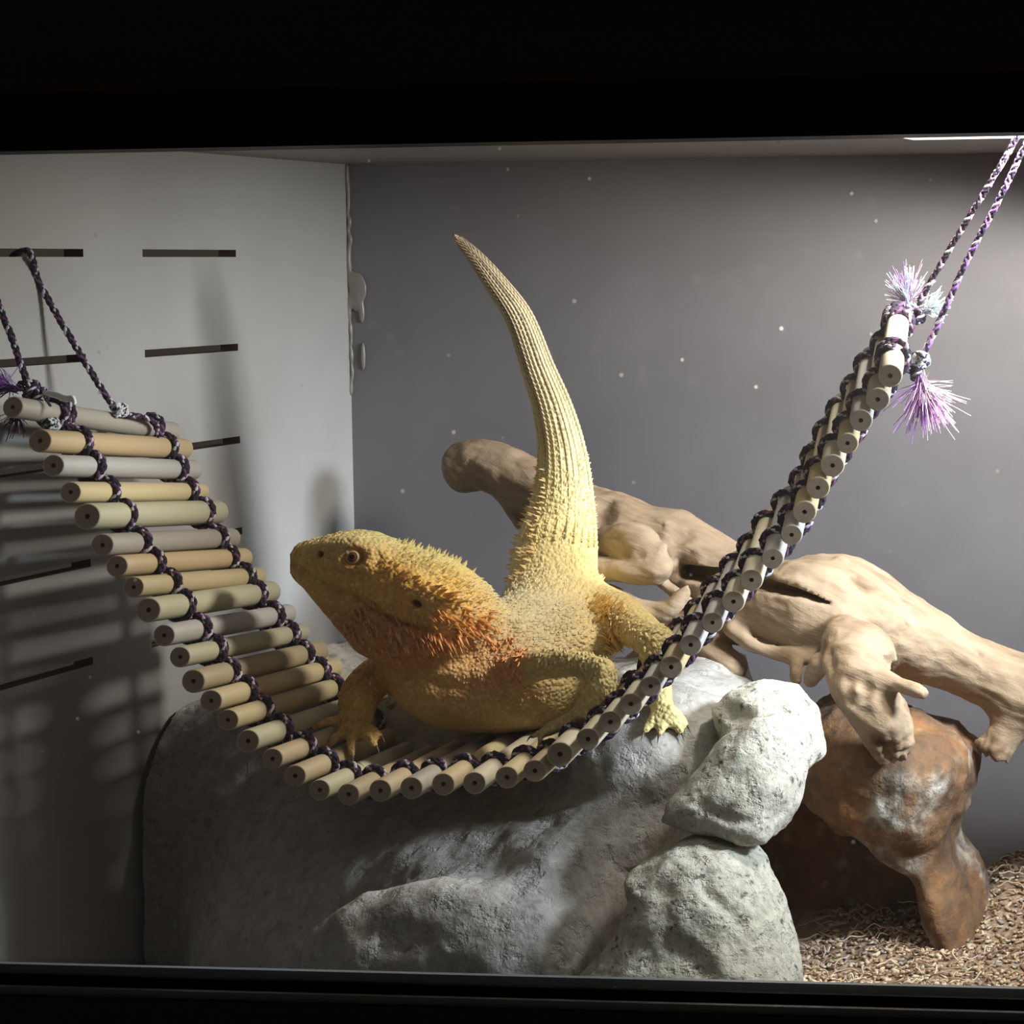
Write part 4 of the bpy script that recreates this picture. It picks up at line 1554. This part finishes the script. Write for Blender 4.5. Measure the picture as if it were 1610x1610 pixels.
def scatter(path, width, count, L, r, lean, leanw, seed, tint=None, tipmul=1.15, only_front=False):
    rs = np.random.default_rng(seed)
    path = [np.asarray(p) for p in path]
    best = np.full(len(tree_v), 1e9)
    for a, b in zip(path[:-1], path[1:]):
        ba = b - a
        t = np.clip(((tree_v - a) @ ba) / (ba @ ba + 1e-12), 0, 1)
        best = np.minimum(best, np.linalg.norm(tree_v - (a + t[:, None] * ba), axis=1))
    cand = np.nonzero(best < width)[0]
    if not len(cand):
        return
    pick = rs.choice(cand, size=min(count, len(cand)), replace=False)
    for i in pick:
        d = norms[i] + leanw * unit(lean) + rs.normal(size=3) * 0.15
        cb = colr[i] if tint is None else colr[i] * 0.45 + np.array(tint) * 0.55
        k = rs.uniform(0.6, 1.2)
        spine(tree_v[i], d, L * k, r * (0.7 + 0.3 * k), np.clip(cb, 0, 1), np.clip(cb * tipmul, 0, 1))


def srf(pts):
    return onto(pts)


back = P(760, 960, 0.2) - P(540, 860, 0.16)
left_up = np.array([-1.0, 0, 0.3])
# beard
scatter(srf([(556, 985), (600, 1005), (640, 1020), (690, 1022)]), 0.010, 60, 0.0050, 0.0010, (0.8, -0.2, -0.8), 1.3, 1, (0.50, 0.26, 0.14), 1.4)
scatter(srf([(575, 965), (610, 985), (650, 1005)]), 0.008, 40, 0.0045, 0.0010, (0.8, -0.2, -0.8), 1.4, 31, (0.46, 0.26, 0.16), 1.4)
scatter(srf([(655, 1008), (690, 1004), (725, 996), (760, 982)]), 0.0035, 22, 0.0095, 0.0012, (0.7, -0.35, -0.6), 1.5, 2, (0.80, 0.34, 0.14), 1.3)
scatter(srf([(620, 996), (660, 1006), (700, 1010), (740, 1002)]), 0.006, 36, 0.0070, 0.0011, (0.7, -0.3, -0.8), 1.4, 3, (0.76, 0.38, 0.16), 1.3)
scatter(srf([(690, 972), (730, 972), (765, 975)]), 0.006, 36, 0.0060, 0.0011, (1, -0.3, -0.3), 1.4, 33, (0.84, 0.34, 0.10), 1.2)
# temple and crest
scatter(srf([(600, 892), (630, 905), (660, 922), (690, 937), (705, 941)]), 0.005, 44, 0.0038, 0.0013, (1, -0.1, 0.0), 1.3, 4, (0.78, 0.50, 0.20))
scatter(srf([(672, 930), (695, 937), (716, 942)]), 0.003, 9, 0.0085, 0.0018, (1, -0.3, 0.15), 1.6, 5, (0.78, 0.54, 0.14))
scatter(srf([(640, 870), (680, 888), (710, 908), (735, 928), (755, 948)]), 0.008, 110, 0.0017, 0.0014, (1, 0.2, 0.0), 1.3, 6, (0.70, 0.63, 0.32))
scatter(srf([(650, 871), (690, 889), (718, 911), (744, 937)]), 0.006, 40, 0.0030, 0.0013, (0.8, 0, 0.6), 1.2, 7, (0.70, 0.64, 0.32))
scatter([P(640, 866, 0.174), P(690, 885, 0.178), P(722, 909, 0.180), P(748, 935, 0.182)], 0.008, 46, 0.0036, 0.0012, (0.9, 0, 0.8), 1.0, 47, (0.70, 0.64, 0.32))
scatter(srf([(705, 905), (730, 925), (750, 950)]), 0.010, 60, 0.0020, 0.0013, (1, 0, -0.2), 1.3, 36, (0.76, 0.60, 0.22))
scatter(srf([(480, 853), (520, 843), (560, 838), (600, 850), (640, 866)]), 0.006, 90, 0.0010, 0.0014, (1, 0, 0.3), 0.8, 8, (0.78, 0.66, 0.30))
# back and flanks
scatter(srf([(770, 965), (820, 970), (870, 985), (930, 1000)]), 0.026, 620, 0.0017, 0.0012, (0.7, 0.5, -0.3), 1.2, 9, (0.55, 0.46, 0.29), 1.25)
scatter(srf([(820, 930), (880, 930)]), 0.018, 200, 0.0014, 0.0012, (0.3, 0.5, 0.6), 1.0, 10, (0.66, 0.58, 0.40))
scatter(srf([(938, 950), (955, 985), (965, 1010), (968, 1030)]), 0.0060, 90, 0.0070, 0.0010, (1, -0.3, -0.3), 1.0, 11, (1.0, 0.72, 0.32))
scatter(srf([(935, 942), (955, 950), (975, 968)]), 0.005, 45, 0.0050, 0.0011, (1, -0.2, 0.1), 1.1, 12, (1.0, 0.74, 0.36))
scatter(srf([(985, 985), (1020, 1005)]), 0.014, 130, 0.0018, 0.0013, (1, 0, -0.5), 1.2, 13, (0.90, 0.72, 0.36))
scatter(srf([(775, 1005), (800, 1012), (812, 1035), (806, 1060)]), 0.007, 75, 0.0042, 0.0010, (0.4, -0.4, -0.6), 1.1, 14, (0.72, 0.28, 0.12), 1.3)
# tail root
scatter(srf([(815, 900), (835, 850), (845, 800), (848, 740)]), 0.006, 80, 0.0034, 0.0010, (-1, 0, 0.2), 0.9, 15, (0.84, 0.58, 0.28))
scatter([P(798, 905, 0.262), P(815, 865, 0.268), P(832, 820, 0.275)], 0.009, 60, 0.0040, 0.0010, (-1, 0, 0.4), 0.8, 16, (0.86, 0.58, 0.30))
scatter([P(942, 900, 0.265), P(940, 850, 0.27), P(934, 800, 0.277), P(922, 720, 0.28)], 0.007, 110, 0.0022, 0.0010, (0.9, 0, 0.6), 0.7, 17, (0.90, 0.68, 0.34))
scatter(srf([(870, 900), (885, 850), (888, 790)]), 0.018, 240, 0.0014, 0.0012, (0, 0, 1), 1.2, 18, (0.80, 0.68, 0.38))
# fore limbs and chest
scatter(srf([(860, 1040), (910, 1040), (945, 1062), (940, 1090)]), 0.012, 150, 0.0014, 0.0014, (0.2, 0, -1), 1.2, 19, (0.60, 0.52, 0.26), 1.3)
scatter(srf([(750, 1050), (800, 1070), (840, 1075)]), 0.014, 170, 0.0010, 0.0011, (0.5, 0, -0.7), 0.9, 20, (0.66, 0.42, 0.22))
scatter(srf([(568, 1080), (560, 1110)]), 0.012, 90, 0.0012, 0.0012, (0, 0, -1), 1.0, 40)
# keeled scale rows running up the tail
tp = catmull([P(a, b, y) for a, b, y in ((876, 860, 0.272), (882, 820, 0.278), (886, 760, 0.280), (882, 700, 0.280), (868, 640, 0.277), (846, 580, 0.273), (816, 500, 0.268), (775, 440, 0.264), (745, 402, 0.262), (718, 374, 0.26))], 14)
tr_ = np.interp(np.linspace(0, 1, len(tp)), np.linspace(0, 1, 10), np.array([64, 55, 43.5, 35.5, 29.5, 24.5, 20.5, 15, 10, 4.5])) * scale_at(0.27)
tt = np.gradient(tp, axis=0)
tt /= np.linalg.norm(tt, axis=1)[:, None]
arc = np.r_[0, np.cumsum(np.linalg.norm(np.diff(tp, axis=0), axis=1))]
step_l = 0.0032
for row in range(26):
    ang = 2 * math.pi * row / 26
    s0 = (row % 2) * step_l / 2
    while s0 < arc[-1] - 0.002:
        c0 = np.array([np.interp(s0, arc, tp[:, k]) for k in range(3)])
        t0 = unit([np.interp(s0, arc, tt[:, k]) for k in range(3)])
        r0 = float(np.interp(s0, arc, tr_))
        a0 = unit(np.cross(t0, [0, 1, 0]))
        b0 = np.cross(t0, a0)
        dr = math.cos(ang) * a0 + math.sin(ang) * b0
        bp = c0 + dr * (r0 * 0.985)
        if f.sample(bp)[0] > -0.003:
            cb = dragon_color(bp[None, :])[0]
            dk = 0.42 if row % 4 in (1,) else 1.0
            w_ = min(0.0011, r0 * 0.16)
            spine(bp - t0 * 0.001, t0 + dr * 0.33, 0.0032, w_, cb * 0.8 * dk, np.minimum(cb * 1.25 * dk, 1))
        s0 += step_l
spn = mesh_obj('spines', sp_v, sp_f, MAT_SPINE, dragon, smooth=False, colors=np.array(sp_c))
spn['kind'] = 'stuff'


def claw(a, b, r):
    m_ = (np.asarray(a) + np.asarray(b)) / 2 + np.array([0, 0, 0.0012])
    v_, f_ = tube(catmull([a, m_, b], 3), np.linspace(r, 0.0001, 7), 6)
    mesh_obj('claw', v_, f_, MAT_CLAW, dragon)


for fg in FING:
    a = P(*fg[2])
    claw(a, a + unit(a - P(*fg[1])) * 0.0055 + np.array([0, 0, -0.0018]), 0.0010)
for fg in TOES:
    a = P(*fg[2])
    claw(a, a + unit(a - P(*fg[1])) * 0.0045 + np.array([0, 0, -0.0015]), 0.0011)
for fg in HAND:
    a = P(*fg[2])
    claw(a, a + unit(a - P(*fg[1])) * 0.0045 + np.array([0, 0, -0.001]), 0.0010)

# small pebbles lying on the rock behind the fore leg
PEB = ((606, 1078, 10, 0, 'largest pale tan pebble on the domed rock behind the fore leg'), (617, 1089, 8, 1, 'mid brown pebble among the pale ones behind the fore leg'), (605, 1097, 8, 0, 'small pale pebble on the domed rock behind the fore leg'),
       (624, 1100, 7, 0, 'small pale pebble on the domed rock behind the fore leg'), (615, 1110, 7, 2, 'dark brown pebble among the pale ones behind the fore leg'))
for k, (px, py, r_, mi, lab) in enumerate(PEB):
    s0 = DOME.surf(px, py + 4)
    if s0 is None:
        continue
    rr_ = r_ * scale_at(s0[1])
    s0 = s0 + np.array([0, 0, rr_ * 0.45])
    f2 = Field(s0 - 0.008, s0 + 0.008, 0.0007)
    f2.ellipsoid(s0, (rr_ * 1.1, rr_, rr_ * 0.75), 0.001)
    v, q = f2.mesh()
    v = v + vnormals(v, q) * (0.0018 * fbm(v, 260, 2, off=k * 5.0))[:, None]
    tag(mesh_obj('pebble', v, q, MAT_CHIPS[mi]), lab, 'pebble', 'pebbles behind the fore leg')
